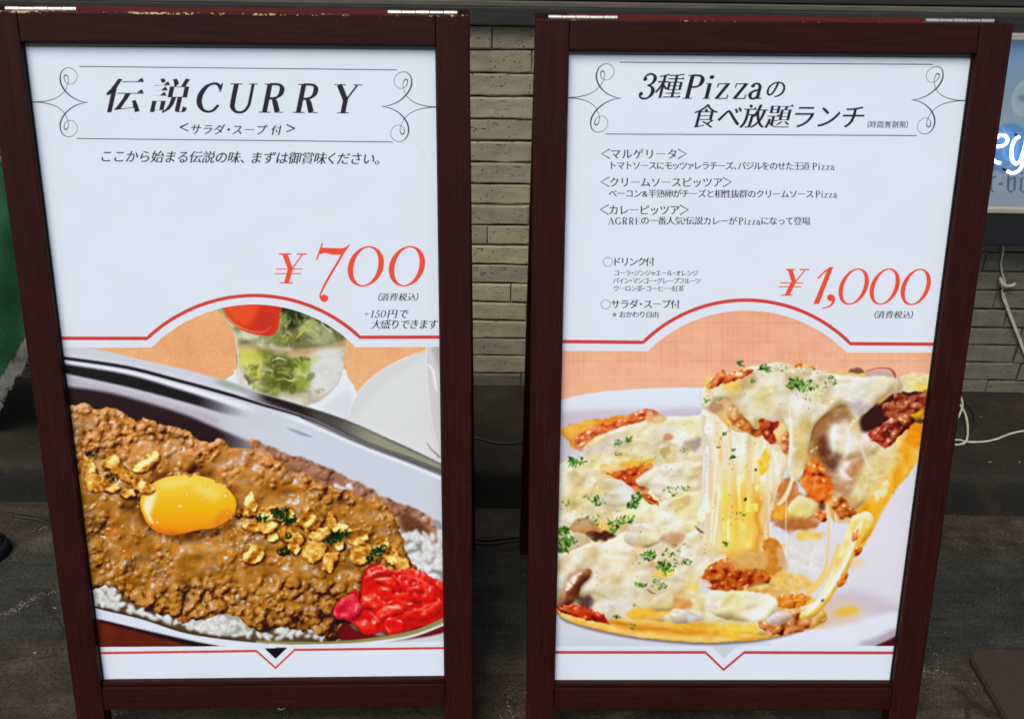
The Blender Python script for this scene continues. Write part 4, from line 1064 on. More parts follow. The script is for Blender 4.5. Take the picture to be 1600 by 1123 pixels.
    cheese(C((866, 740), (900, 730), (950, 742), (985, 762), (1010, 785), (1040, 800), (1060, 820), (1020, 850), (960, 850), (900, 862), (866, 850)), 23, cell=40)
    cheese(C((926, 772), (936, 756), (954, 748), (974, 752), (990, 768), (992, 786), (970, 792), (942, 788)), 24, ((196, 188, 178), (224, 222, 218), (236, 236, 234)), .6, cell=60)
    cv.fill(ribbon([(988, 762, 1.5), (1008, 780, 3), (1028, 790, 2.5), (1050, 802, 1.5)], sm=6), (222, 156, 92), .8, 1)
    cheese(C((1030, 790), (1060, 772), (1100, 772), (1120, 800), (1118, 830), (1060, 826), (1046, 806)), 25, cell=30)
    cheese(C((990, 800), (1020, 790), (1060, 812), (1110, 812), (1120, 850), (1060, 850), (990, 830)), 26, cell=36)
    # second row, mushrooms
    soft_(C((886, 826), (900, 812), (918, 808), (932, 816), (940, 828), (930, 838), (900, 836)), (178, 120, 76), .95, 1.6, 1)
    soft_(C((892, 822), (905, 813), (920, 812), (926, 822), (910, 830)), (206, 164, 118), .8, 2.5)
    soft_(C((930, 816), (948, 818), (956, 826), (944, 836), (934, 830)), (232, 190, 74), .9, 2)
    soft_(C((918, 832), (935, 830), (958, 832), (962, 840), (940, 846), (920, 842)), (74, 42, 38), .95, 1.5, 1)
    cheese(C((880, 838), (905, 832), (920, 840), (922, 856), (910, 864), (890, 868), (876, 856)), 27, ((180, 160, 120), (206, 188, 150), (224, 212, 184)), .6)
    cheese(C((866, 868), (890, 862), (916, 852), (950, 846), (975, 832), (990, 820), (1010, 818), (1035, 824), (1070, 832), (1100, 830), (1130, 850), (1145, 870), (1140, 890), (1100, 905), (1090, 925), (1150, 930), (1180, 930), (1230, 936), (1262, 960), (1240, 985), (1180, 992), (1100, 980), (1000, 966), (960, 968), (930, 962), (915, 955), (890, 940), (866, 935)), 28, cell=42)
    cheese(C((975, 838), (990, 822), (1012, 818), (1030, 826), (1036, 844), (1010, 856), (985, 852)), 29, ((206, 204, 200), (232, 232, 230), (242, 242, 242)), .7, cell=30)
    soft_(C((1032, 838), (1052, 832), (1072, 836), (1068, 848), (1044, 850)), (190, 146, 100), .75, 3)
    soft_(C((978, 858), (996, 850), (1006, 858), (996, 866), (982, 864)), (232, 174, 92), .7, 3)
    soft_(C((1006, 884), (1020, 878), (1024, 892), (1012, 896)), (200, 154, 100), .7, 3)
    soft_(C((1018, 896), (1038, 890), (1052, 896), (1040, 906), (1024, 904)), (238, 206, 80), .8, 3)
    soft_(C((1064, 916), (1090, 910), (1096, 922), (1074, 926)), (236, 208, 110), .8, 4)
    soft_(C((928, 904), (960, 898), (966, 904), (944, 908)), (226, 172, 116), .6, 3)
    soft_(C((930, 918), (1000, 915), (1040, 930), (1010, 950), (950, 945), (925, 935)), (206, 194, 160), .6, 8)
    soft_(C((936, 945), (980, 940), (1005, 950), (980, 966), (945, 962)), (216, 212, 204), .7, 5)
    soft_(C((975, 962), (1000, 950), (1040, 950), (1050, 960), (1020, 968), (990, 970)), (236, 184, 62), .9, 3)
    soft_(C((1048, 972), (1080, 966), (1120, 978), (1090, 988), (1050, 984)), (232, 176, 64), .8, 4)
    soft_(C((1100, 985), (1130, 975), (1170, 978), (1180, 990), (1140, 996)), (240, 200, 70), .9, 3)
    cheese(C((1015, 944), (1030, 930), (1050, 928), (1060, 940), (1045, 955), (1025, 955)), 33, ((190, 164, 110), (222, 208, 176), (236, 230, 210)), .6)
    soft_(C((1050, 932), (1066, 934), (1084, 946), (1074, 952), (1056, 950)), (214, 138, 76), .85, 2.5)
    cheese(C((1045, 960), (1060, 954), (1080, 956), (1100, 968), (1080, 972), (1056, 974), (1048, 968)), 34, ((180, 168, 160), (210, 204, 200), (228, 226, 226)), .6)
    rg = np.random.RandomState(8)
    zone = [(890, 935, 1090, 940), (880, 760, 1080, 830), (930, 690, 1090, 730), (960, 850, 1120, 900)]
    for i in range(44):
        z = zone[i % 4]; x = z[0]+(z[2]-z[0])*rg.rand(); y = z[1]+(z[3]-z[1])*rg.rand()+rg.randn()*6; L = 12+rg.rand()*22; sl = rg.uniform(-.25, .3)
        c_ = [(168, 142, 104), (186, 166, 138), (250, 250, 246), (206, 178, 120), (236, 206, 128)][rg.randint(5)]
        cv.fill(ribbon([(x-L, y-sl*L, 1), (x-L*.3, y+rg.randn()*2, 4+rg.rand()*5), (x+L*.4, y+rg.randn()*2, 4+rg.rand()*5), (x+L, y+sl*L, 1)], sm=6), c_, .34, 2.6)
    # mushroom standing at the left edge
    soft_(C((902, 930), (920, 928), (926, 940), (912, 952), (898, 945)), (70, 44, 50), .85, 4)
    mp = C((872, 944), (876, 922), (884, 905), (896, 893), (912, 888), (924, 890), (922, 902), (910, 915), (904, 930), (896, 942), (884, 950))
    cv.mul(mp+[2, 2], (140, 110, 90), .7, 3)
    m, wn = cv.mask(mp, .7, .8, 6, 5); h, w = m.shape
    d, sp = relief(blur(m, 12)*44+swell(h, w, 18, 44)*12, -.4, -.7, .7)
    cv.put(m, wn, np.clip(ramp(np.clip(.1+.8*d, 0, 1), [(0, (84, 48, 32)), (.5, (158, 102, 74)), (1, (218, 178, 150))])+((sp**30)*.5)[..., None], 0, 1))
    cheese(C((868, 920), (876, 900), (886, 898), (884, 920), (876, 942), (868, 942)), 35, ((190, 160, 130), (222, 204, 184), (240, 232, 226)), .5)
    sauce(C((868, 948), (884, 946), (902, 944), (920, 950), (936, 956), (948, 966), (954, 974), (934, 972), (905, 966), (882, 958)), 14, ((120, 28, 18), (182, 58, 36), (216, 100, 66)), r=(3, 9))
    # sauce mound under the lifted slice
    soft_(C((1140, 860), (1180, 850), (1220, 860), (1232, 890), (1210, 915), (1160, 900)), (206, 150, 82), 1, 5)
    soft_(C((1195, 905), (1230, 892), (1262, 905), (1275, 918), (1240, 930), (1200, 925)), (232, 192, 100), .95, 3)
    sauce(C((1096, 905), (1104, 890), (1116, 880), (1132, 872), (1150, 872), (1170, 880), (1196, 892), (1204, 908), (1180, 922), (1150, 928), (1120, 924), (1100, 918)), 15, ((124, 40, 14), (182, 84, 34), (218, 130, 66)), r=(3, 10))
    soft_(C((1090, 910), (1100, 905), (1112, 912), (1104, 920)), (234, 216, 200), .9, 1.5)
    # near right fold
    cheese(C((1150, 930), (1180, 915), (1210, 915), (1240, 922), (1262, 930), (1280, 945), (1290, 962), (1262, 985), (1220, 990), (1190, 975), (1160, 950)), 36, ((190, 140, 76), (226, 190, 130), (238, 220, 180)), .7)
    sauce(C((1206, 940), (1225, 930), (1262, 930), (1264, 940), (1240, 950), (1216, 950)), 16, ((168, 82, 22), (218, 132, 48), (238, 176, 96)), r=(6, 14))
    sauce(C((1182, 972), (1196, 962), (1220, 956), (1244, 958), (1262, 966), (1266, 978), (1240, 990), (1200, 992)), 17, ((140, 66, 36), (196, 122, 74), (224, 170, 126)), r=(6, 14), n=60)
    cheese(C((1196, 966), (1210, 956), (1232, 958), (1236, 968), (1216, 976), (1200, 976)), 37, ((170, 140, 130), (206, 180, 164), (226, 212, 206)), .6)
    cv.fill(ell(1207, 963, 7, 4.4, 20, -.4), (214, 214, 230), .95, 1); cv.fill(ell(1205, 961, 3, 1.8, 12), (250, 250, 255), .9, .5)
    cheese(C((1112, 924), (1160, 924), (1200, 930), (1214, 945), (1200, 965), (1160, 972), (1110, 960), (1100, 940)), 38, cell=40)
    cv.fill(ribbon([(1166, 920, 2), (1190, 912, 3), (1210, 916, 1)], sm=6), (150, 158, 96), .8, .8)
    soft_(C((1140, 780), (1150, 770), (1160, 782), (1150, 792)), YEL, 0, 1)

    # ---- torn pieces seen through the strings
    soft_(C((1205, 790), (1212, 765), (1226, 745), (1240, 745), (1250, 770), (1280, 778), (1290, 790), (1280, 815), (1260, 828), (1220, 825), (1204, 810)), (198, 128, 78), 1, 1.5, 1)
    cheese(C((1226, 800), (1240, 780), (1252, 774), (1262, 780), (1276, 782), (1278, 792), (1272, 804), (1250, 812), (1230, 812)), 41, ((200, 168, 96), (230, 214, 160), (242, 234, 200)), .6)
    soft_(C((1204, 792), (1216, 786), (1230, 796), (1228, 808), (1212, 812), (1204, 806)), (230, 166, 64), .95, 1.2)
    soft_(C((1204, 818), (1230, 814), (1262, 815), (1280, 822), (1262, 830), (1220, 828)), (176, 112, 66), .85, 3)
    soft_(C((1240, 838), (1256, 832), (1282, 832), (1290, 838), (1260, 846), (1242, 844)), (236, 186, 62), .8, 3)
    soft_(C((1216, 848), (1226, 846), (1228, 854), (1220, 856)), (232, 190, 80), .8, 2)
    soft_(C((1210, 858), (1240, 850), (1290, 850), (1290, 880), (1240, 900), (1215, 880)), (232, 224, 214), .7, 8)

    # ---- curtain of melted cheese
    cur = C((1096, 640), (1110, 620), (1150, 625), (1190, 670), (1215, 700), (1232, 715), (1222, 750), (1210, 775), (1203, 800), (1202, 830), (1206, 845), (1216, 860), (1212, 880), (1180, 890), (1140, 875), (1120, 858), (1098, 845), (1088, 820), (1094, 780), (1098, 720))
    m, wn = cv.mask(cur, .8, 1, 12, 3); h, w = m.shape; Xc, Yc = cv.grid(wn)
    st = blur(noise(h, w, 22, 130, 2, 51), 2, 6); st2 = noise(h, w, 34, 60, 3, 52)
    fo = blur(noise(h, w, 30, 160, 2, 58), 4)*26+blur(m, 10)*22; dd, ss = relief(fo, -.6, -.3, .9)
    t = np.clip(-.30+.45*st+.5*(st2-.5)+.8*dd, 0, 1)
    wob = (noise(h, w, 50, 70, 2, 59)-.5)*26; Xc = Xc+wob
    col = ramp(t, [(0, (206, 178, 128)), (.35, (232, 214, 178)), (.7, (243, 234, 212)), (1, (249, 246, 238))])
    yl = (np.exp(-((Xc-1152)/34)**2)*sstep(700, 800, Yc)*.9+np.exp(-((Xc-1180)/12)**2)*.2)*(.6+.8*noise(h, w, 14, 90, 2, 53))
    yl = np.clip(yl, 0, 1)[..., None]
    col = col*(1-yl)+yl*ramp(np.clip(.25+.6*st, 0, 1), [(0, (216, 142, 40)), (.5, (240, 196, 76)), (1, (248, 222, 132))])
    yl2 = np.clip(np.exp(-((Xc-1185)/9)**2)*sstep(760, 790, Yc)*sstep(900, 850, Yc), 0, 1)[..., None]*.7
    col = col*(1-yl2)+yl2*rgb(214, 140, 40)
    br = np.clip(sstep(850, 885, Yc), 0, 1)[..., None]*.6
    col = col*(1-br)+br*rgb(200, 140, 70)
    dk = sstep(1108, 1100, Xc)[..., None]*.08
    col = col*(1-dk)+((ss**40)*.3*sstep(.5, .7, noise(h, w, 14, 30, 1, 57)))[..., None]
    cv.put(m, wn, np.clip(col, 0, 1))
    for i, (p, c_, a_) in enumerate([([(1100, 700, 1), (1098, 760, 1.5), (1094, 830, 1)], (250, 248, 244), .8), ([(1110, 690, 1), (1106, 770, 2), (1102, 840, 1)], (206, 200, 198), .6), ([(1120, 700, 1.5), (1114, 780, 2.5), (1110, 850, 2)], (248, 246, 244), .8),
                                     ([(1112, 720, 1), (1108, 790, 1.4), (1106, 845, 1)], (196, 186, 180), .55), ([(1104, 680, 1), (1102, 740, 1.6), (1098, 800, 1)], (214, 208, 206), .6), ([(1124, 760, 2), (1118, 820, 3), (1114, 855, 2)], (250, 248, 246), .8),
                                     ([(1196, 700, 2), (1198, 780, 2.6), (1196, 850, 2)], (238, 214, 190), .7), ([(1206, 720, 1), (1201, 790, 2), (1204, 845, 1.2)], (250, 244, 236), .8), ([(1136, 660, 2), (1140, 720, 3), (1138, 760, 1)], (240, 226, 196), .7),
                                     ([(1126, 680, 5), (1124, 700, 9), (1126, 722, 5)], (234, 204, 130), .7)]):
        cv.fill(ribbon(p, sm=8), c_, a_, 1.0)
    soft_(C((1190, 712), (1200, 704), (1204, 716), (1198, 735), (1190, 745), (1186, 730)), (244, 196, 60), .95, 2)
    soft_(C((1130, 770), (1136, 765), (1140, 780), (1132, 788)), (246, 216, 80), .7, 2.5)
    # mushroom foot right of the curtain
    soft_(C((1192, 848), (1205, 842), (1218, 852), (1226, 870), (1222, 888), (1206, 898), (1196, 890)), (206, 132, 56), 1, 1.2)
    soft_(C((1214, 852), (1224, 866), (1223, 884), (1214, 890), (1214, 872)), (214, 176, 130), .9, 1.5)
    soft_(C((1140, 868), (1170, 860), (1196, 866), (1200, 884), (1180, 892), (1150, 886)), (214, 172, 104), .8, 4)

    # ---- lifted slice
    body = C((1100, 604), (1104, 590), (1130, 586), (1150, 584), (1170, 574), (1200, 570), (1215, 567), (1240, 572), (1262, 573), (1290, 580), (1330, 582), (1360, 582), (1390, 578), (1400, 590), (1450, 586), (1452, 640), (1445, 690), (1434, 716), (1420, 740), (1400, 762), (1384, 785), (1372, 805), (1362, 828), (1350, 850), (1340, 868), (1320, 870), (1318, 842), (1326, 820), (1300, 815), (1290, 790), (1272, 785), (1252, 760), (1236, 740), (1230, 720), (1218, 700), (1190, 680), (1150, 676), (1120, 650), (1100, 632))
    cheese(body, 61, ((206, 160, 90), (232, 196, 126), (242, 222, 170)), .8, cell=46)
    # crust side, yellow-orange
    m, wn = cv.mask(C((1404, 700), (1425, 670), (1440, 640), (1452, 640), (1446, 690), (1434, 718), (1418, 742), (1400, 764), (1386, 786), (1374, 806), (1360, 835), (1340, 862), (1325, 850), (1330, 820), (1345, 790), (1370, 760), (1390, 730)), 2.5); h, w = m.shape
    cv.put(m, wn, ramp(noise(h, w, 26, 40, 3, 71), [(.1, (222, 142, 32)), (.5, (242, 180, 58)), (.9, (248, 212, 116))]), .95)
    soft_(C((1418, 660), (1440, 636), (1452, 640), (1444, 690), (1428, 700), (1416, 690)), (232, 142, 36), .85, 5)
    # pale pulled cheese over the flank
    cheese(C((1300, 660), (1330, 650), (1356, 670), (1372, 694), (1400, 700), (1385, 735), (1360, 760), (1350, 785), (1325, 800), (1300, 780), (1290, 740), (1285, 700)), 62, ((200, 172, 132), (230, 218, 192), (246, 242, 234)), 1.0, soft=4, cell=26, spec=.6)
    soft_(C((1266, 700), (1282, 690), (1300, 720), (1310, 752), (1330, 760), (1320, 775), (1290, 765), (1272, 740)), (160, 100, 66), .6, 6)
    soft_(C((1330, 720), (1346, 714), (1352, 740), (1340, 755), (1326, 750)), (176, 110, 66), .75, 5)
    soft_(C((1355, 720), (1400, 705), (1392, 740), (1368, 770), (1350, 780), (1340, 765)), (226, 206, 140), .8, 7)
    soft_(C((1380, 752), (1388, 758), (1372, 782), (1364, 780)), (250, 244, 222), .7, 2)
    cheese(C((1270, 650), (1300, 640), (1340, 650), (1362, 680), (1356, 710), (1330, 720), (1300, 712), (1280, 690)), 90, ((196, 172, 140), (230, 220, 202), (247, 245, 240)), .8, soft=5, cell=36, spec=.8)
    for p_, c_ in (([(1306, 660, 3), (1300, 690, 7), (1306, 720, 5)], (246, 246, 248)), ([(1322, 664, 2), (1326, 690, 5), (1318, 716, 3)], (236, 236, 240)), ([(1310, 730, 2), (1318, 744, 5), (1332, 752, 2)], (248, 248, 250)), ([(1342, 690, 2), (1350, 716, 4), (1362, 740, 2)], (238, 232, 224))):
        cv.fill(ribbon(p_, sm=6), c_, .75, 2.2)
    soft_(C((1240, 660), (1262, 650), (1268, 690), (1258, 730), (1246, 745), (1238, 710)), (236, 214, 150), .7, 4)
    soft_(C((1262, 655), (1285, 640), (1300, 650), (1290, 690), (1270, 720), (1260, 700)), (170, 128, 72), .7, 5)
    # dark cavities and sauce
    soft_(C((1272, 684), (1284, 680), (1296, 700), (1308, 720), (1304, 738), (1286, 730), (1274, 708)), (96, 54, 40), .85, 6)
    soft_(C((1286, 640), (1310, 632), (1332, 640), (1330, 656), (1300, 668), (1284, 672), (1274, 690), (1262, 680), (1268, 655)), (150, 108, 70), .85, 5)
    sauce(C((1250, 740), (1262, 724), (1276, 720), (1290, 740), (1300, 760), (1296, 780), (1280, 790), (1262, 775), (1252, 760)), 63, ((190, 76, 22), (222, 110, 44), (240, 160, 90)), soft=3, r=(8, 18), n=20)
    sauce(C((1300, 785), (1316, 778), (1330, 790), (1340, 802), (1326, 812), (1308, 810)), 64, ((130, 56, 28), (186, 96, 48), (220, 150, 100)), soft=2)
    sauce(C((1186, 658), (1214, 658), (1216, 668), (1206, 676), (1214, 690), (1204, 694), (1190, 680)), 65, ((110, 34, 18), (170, 70, 36), (206, 120, 80)), soft=1)
    sauce(C((1136, 640), (1150, 632), (1160, 640), (1176, 660), (1190, 678), (1184, 684), (1164, 676), (1150, 668), (1140, 655)), 66, ((130, 66, 26), (190, 112, 54), (226, 164, 110)), soft=2)
    sauce(C((1226, 676), (1234, 668), (1234, 700), (1228, 714), (1220, 700)), 67, ((130, 60, 28), (196, 112, 60), (230, 170, 130)), soft=1.5)
    # minced meat at the right end
    cv.fill(C((1344, 652), (1352, 640), (1370, 632), (1384, 640), (1382, 664), (1366, 674), (1348, 676), (1342, 664)), (58, 34, 38), .95, 3)
    cv.fill(C((1372, 638), (1384, 624), (1400, 614), (1430, 612), (1452, 612), (1450, 640), (1430, 660), (1410, 670), (1390, 672), (1378, 656)), (70, 34, 28), 1, 1.5)
    sauce(C((1378, 634), (1392, 626), (1398, 614), (1420, 618), (1452, 612), (1450, 636), (1426, 654), (1420, 670), (1404, 680), (1396, 692), (1380, 694), (1366, 688), (1354, 684), (1360, 674), (1378, 664), (1386, 656), (1378, 645)), 68, MEAT, r=(4, 10))
    sauce(C((1356, 684), (1366, 672), (1378, 664), (1386, 680), (1396, 696), (1380, 702), (1368, 694)), 69, ((110, 36, 26), (176, 76, 56), (214, 130, 104)), r=(4, 9))
    cv.fill(ell(1383, 680, 6, 8, 20, .4), (52, 22, 24), .6, 2)
    soft_(C((1426, 646), (1442, 640), (1444, 660), (1430, 662)), (238, 180, 48), .9, 2)
    cv.fill(ell(1437, 659, 7, 4, 20), (84, 68, 30), .9, 1)
    # right end crust and folded ham
    soft_(C((1402, 594), (1420, 586), (1456, 588), (1454, 610), (1430, 612), (1410, 610)), (232, 222, 176), 1, 1)
    soft_(C((1420, 600), (1440, 598), (1454, 604), (1450, 612), (1426, 610)), (236, 206, 90), .8, 2.5)
    soft_(C((1350, 583), (1368, 577), (1390, 576), (1400, 590), (1408, 606), (1400, 614), (1380, 600), (1356, 590)), (206, 180, 174), 1, 1.2)
    cv.fill(ribbon([(1352, 581, 1), (1370, 576.5, 1.6), (1388, 577, 2.2), (1396, 584, 4), (1398, 592, 2)], sm=6), (176, 92, 66), .95, .5)
    cheese(C((1378, 600), (1392, 590), (1406, 600), (1408, 612), (1396, 616), (1384, 612)), 70, ((196, 160, 110), (228, 210, 180), (244, 238, 226)), .7)
    # cheese blanket on top
    top = C((1096, 612), (1110, 600), (1140, 594), (1160, 582), (1176, 574), (1200, 570), (1216, 567), (1240, 573), (1290, 582), (1340, 590), (1380, 588), (1396, 600), (1388, 614), (1376, 622), (1362, 636), (1348, 648), (1336, 636), (1318, 632), (1298, 640), (1280, 655), (1268, 672), (1262, 700), (1258, 725), (1248, 750), (1236, 752), (1230, 735), (1234, 700), (1230, 672), (1222, 655), (1206, 660), (1186, 655), (1180, 672), (1160, 650), (1140, 628), (1118, 628), (1108, 640), (1098, 634))
    cv.mul(top+[1, 4], (176, 140, 96), .5, 4)
    cheese(top, 71, ((196, 178, 134), (228, 220, 194), (242, 240, 230)), .95, jit=.8, cell=46, spec=.5)
    for p, c_, a_, s_ in [(C((1176, 640), (1190, 610), (1206, 600), (1214, 620), (1200, 650)), (214, 194, 120), .55, 7), (C((1130, 600), (1150, 592), (1158, 606), (1140, 612)), (236, 196, 92), .75, 3),
                          (C((1240, 668), (1262, 664), (1258, 700), (1248, 740), (1240, 748), (1244, 700)), (222, 190, 112), .75, 5), (C((1236, 640), (1240, 610), (1262, 620), (1250, 650)), (240, 238, 232), .6, 5),
                          (C((1290, 610), (1330, 590), (1366, 606), (1350, 634), (1310, 628)), (238, 238, 232), .7, 7), (C((1330, 634), (1344, 624), (1358, 634), (1346, 648), (1334, 644)), (190, 180, 190), .8, 3),
                          (C((1256, 605), (1275, 600), (1280, 622), (1262, 636)), (220, 212, 150), .6, 5), (C((1098, 614), (1110, 606), (1114, 622), (1100, 630)), (238, 206, 140), .7, 3),
                          (C((1120, 625), (1150, 620), (1160, 640), (1140, 650), (1120, 645)), (214, 186, 150), .5, 5)]:
        soft_(p, c_, a_, s_)
    cv.fill(ribbon([(1232, 636, 2), (1235, 670, 4), (1234, 700, 5), (1231, 730, 3)], sm=6), (244, 242, 234), .8, 1.5)
    sauce(C((1104, 604), (1112, 598), (1118, 588), (1128, 578), (1134, 586), (1146, 584), (1168, 576), (1178, 580), (1160, 590), (1140, 598), (1120, 604), (1108, 608)), 72, ((150, 56, 22), (206, 104, 56), (236, 164, 118)), r=(3, 7))
    cv.fill(ribbon([(1103, 592, 2), (1102, 602, 4), (1108, 608, 3)], sm=6), (240, 190, 90), .9, .8)
    sauce(C((1238, 572), (1246, 564), (1254, 572), (1250, 576)), 73, ((170, 80, 30), (216, 130, 60), (240, 180, 120)))
    soft_(C((1112, 634), (1124, 626), (1130, 636), (1120, 648), (1110, 644)), (176, 130, 96), .8, 2)
    soft_(C((1320, 580), (1335, 577), (1348, 582), (1338, 584)), (110, 74, 66), .8, 1)

    # ---- strings and the long drip
    drip = C((1318, 840), (1330, 812), (1350, 800), (1364, 812), (1358, 836), (1342, 855), (1330, 880), (1318, 905), (1305, 925), (1290, 945), (1272, 962), (1260, 968), (1248, 962), (1262, 950), (1280, 930), (1294, 905), (1304, 880), (1312, 860))
    cheese(drip, 81, ((232, 176, 70), (246, 216, 134), (252, 240, 200)), .25, cell=30, soft=.9)
    cv.fill(ribbon([(1345, 815, 6), (1330, 850, 9), (1312, 890, 9), (1290, 925, 8), (1262, 955, 4)], sm=8), (248, 244, 232), .7, 2.5)
    cv.fill(ribbon([(1352, 812, 3), (1342, 845, 5), (1326, 880, 5), (1304, 918, 5)], sm=8), (240, 196, 84), .75, 2)
    for p, c_, a_ in [([(1292, 786, 4), (1294, 810, 3), (1293, 850, 3), (1292, 868, 3), (1288, 890, 5), (1276, 910, 7), (1262, 925, 8), (1258, 930, 4)], (238, 204, 134), .95),
                      ([(1310, 850, 6), (1300, 880, 7), (1290, 900, 7), (1278, 915, 7), (1262, 930, 5)], (240, 206, 128), .9),
                      ([(1334, 850, 3), (1320, 880, 4), (1306, 905, 5), (1290, 930, 4), (1258, 962, 2)], (252, 248, 238), .9),
                      ([(1290, 932, 3), (1270, 944, 4), (1250, 952, 3)], (248, 240, 222), .9), ([(1228, 770, 1.6), (1227, 820, 1.6), (1227, 870, 1)], (248, 240, 232), .8),
                      ([(1237, 745, 3), (1232, 765, 6), (1224, 780, 7), (1214, 790, 4)], (244, 224, 176), .95), ([(1240, 748, 2), (1228, 772, 3)], (252, 246, 232), .8),
                      ([(1304, 800, 2), (1305, 826, 1.6), (1298, 840, 1)], (246, 226, 190), .8), ([(1220, 745, 1), (1210, 775, 1.6), (1204, 805, 1.4)], (240, 226, 210), .7)]:
        cv.fill(ribbon(p, sm=8), c_, a_, .8)
    sauce(C((1334, 858), (1342, 854), (1346, 862), (1338, 870), (1332, 866)), 82, ((150, 62, 20), (204, 110, 44), (230, 150, 80)))
    sauce(C((1306, 912), (1316, 896), (1324, 898), (1320, 912), (1308, 918)), 83, ((160, 74, 24), (212, 128, 54), (236, 176, 104)), soft=1)
    sauce(C((1330, 840), (1336, 830), (1342, 828), (1340, 842), (1332, 850)), 84, ((170, 84, 40), (220, 140, 80), (240, 190, 140)), soft=1)
    sauce(C((1272, 804), (1280, 800), (1292, 804), (1290, 814), (1278, 816)), 85, ((160, 62, 24), (210, 110, 54), (236, 160, 110)), soft=.8)
    cv.fill(ell(1284, 939, 3, 2, 12, -.8), (70, 70, 84), .8, .6)
    cv.fill(ell(1283, 792, 5, 6, 14), (96, 70, 74), .8, 1.5)
    # grated cheese crumbs
    rg = np.random.RandomState(12)
    def crumbs(x, y, sx, sy, n):
        for i in range(int(n*.8)):
            a, b = x+rg.randn()*sx, y+rg.randn()*sy; r = .6+rg.rand()*1.2
            cv.fill(ell(a+.4, b+.6, r, r*.8, 7), (176, 170, 160), .5, .3); cv.fill(ell(a, b, r, r*.8, 7), (240, 240, 236), .7, .6)
    crumbs(1090, 872, 9, 6, 50); crumbs(1068, 880, 10, 8, 40); crumbs(1000, 828, 12, 6, 40); crumbs(1050, 742, 12, 6, 30); crumbs(940, 812, 20, 10, 40); crumbs(1235, 574, 20, 3, 30); crumbs(1270, 703, 4, 3, 12); crumbs(1040, 868, 14, 8, 30); crumbs(1110, 836, 8, 5, 20)
    # parsley
    pg = ((84, 132, 52), (56, 100, 44), (126, 164, 78), (40, 76, 38), (100, 146, 60))
    herbs(cv, [(x_, y_, a_*1.1, int(n_*.75), z_*1.45) for x_, y_, a_, n_, z_ in [(900, 720, 12, 40, 2.6), (966, 692, 6, 20, 2.4), (984, 688, 5, 16, 2.4), (966, 708, 6, 14, 2), (890, 790, 14, 16, 1.6), (936, 784, 10, 30, 2.4), (918, 778, 8, 14, 1.6), (994, 776, 10, 26, 2.2),
               (988, 790, 10, 30, 2.6), (1050, 766, 14, 22, 1.8), (1070, 764, 8, 12, 1.6), (882, 830, 9, 50, 2.8), (886, 846, 12, 60, 3), (880, 858, 8, 30, 2.6), (930, 812, 14, 26, 2), (962, 816, 12, 40, 2.6), (958, 828, 6, 24, 2.4), (982, 814, 10, 20, 2.4),
               (1012, 868, 10, 40, 2.6), (1018, 864, 6, 20, 2.2), (1040, 884, 16, 46, 2.4), (1050, 866, 14, 30, 1.8), (1060, 857, 14, 16, 1.6), (1040, 890, 16, 20, 2), (1072, 880, 10, 20, 2), (1002, 914, 9, 22, 2.4), (1028, 912, 10, 22, 2.2), (1036, 916, 8, 10, 1.6),
               (992, 946, 4, 8, 1.8), (964, 964, 5, 12, 1.8), (990, 978, 6, 14, 2), (1084, 808, 0, 0, 1), (1132, 852, 5, 12, 1.8), (1160, 571, 10, 14, 2), (1192, 576, 8, 36, 2.4), (1200, 578, 6, 14, 2), (1176, 596, 4, 8, 1.6),
               (1240, 600, 12, 50, 2.6), (1262, 604, 16, 50, 2.6), (1290, 598, 14, 20, 1.8), (1220, 580, 14, 16, 1.4), (1262, 577, 14, 14, 1.4), (1256, 622, 12, 14, 1.4), (1298, 590, 5, 10, 1.6),
               (1102, 630, 8, 14, 1.6), (1126, 625, 6, 8, 1.2), (1136, 678, 7, 12, 2), (1144, 716, 5, 16, 2.4), (1146, 704, 3, 8, 1.8), (1123, 700, 3, 8, 1.2), (1148, 802, 8, 10, 1.6), (1160, 806, 4, 6, 1.2), (1070, 705, 6, 8, 1.2), (1106, 672, 4, 5, 1.2)]], 77, pg)
    specks(cv, C((870, 740), (1080, 660), (1110, 780), (1120, 840), (1000, 960), (880, 860)), 150, 5, ((80, 96, 60), (120, 100, 70), (60, 50, 40)))
    specks(cv, C((1100, 610), (1220, 572), (1300, 590), (1260, 660), (1140, 700)), 50, 6, ((60, 70, 44), (90, 84, 60)))
    specks(cv, C((1100, 660), (1200, 700), (1200, 850), (1110, 820)), 40, 7, ((90, 90, 60), (60, 60, 50)), .3, .9)
    cv.fill(ell(1164, 781, 3.4, 2.2, 12, -.9), (60, 60, 40), .9, .3); cv.fill(ell(1180, 735, 2, 2.4, 10), (60, 64, 44), .9, .3)
    cv.fill(ribbon([(1085, 822, .6), (1093, 830, 3), (1100, 834, 1)], sm=6), (96, 66, 56), .8, .5)
    cv.fill(ribbon([(1010, 920, .6), (1018, 926, 2.4), (1024, 928, .6)], sm=6), (120, 80, 56), .8, .5)

    # ---- panel edges
    m, w_ = cv.mask(food); full = np.zeros(cv.a.shape[:2], np.float32); full[w_] = m
    grade(cv, np.ones_like(full), 1.04, 1.06, .55)
    cv.a = cv.a*full[..., None]+(1-full[..., None])*rgb(WHITE)
    cv.fill([(850, 1009), (1106, 1010), (1130, 1034), (1160, 1009), (1540, 1011), (1540, 1080), (850, 1080)], WHITE)
    cv.fill([(1112, 1010), (1151, 1010), (1130, 1029)], (206, 208, 216), 1, .5)
    line(cv, [(850, 1018.5), (1102, 1019.3), (1130, 1046.5), (1162, 1019.6), (1540, 1022)], 4.4, (198, 78, 84))
    band0 = arc3((1005, 536), 470, (1328, 538))
    line(cv, [(840, 534.5)]+[tuple(p) for p in band0]+[(1540, 539)], 5.4, RED)
    # ---- headline block
    ornament(cv, (970.5, 154.3), (880, 153.8), 54, 7, -6)
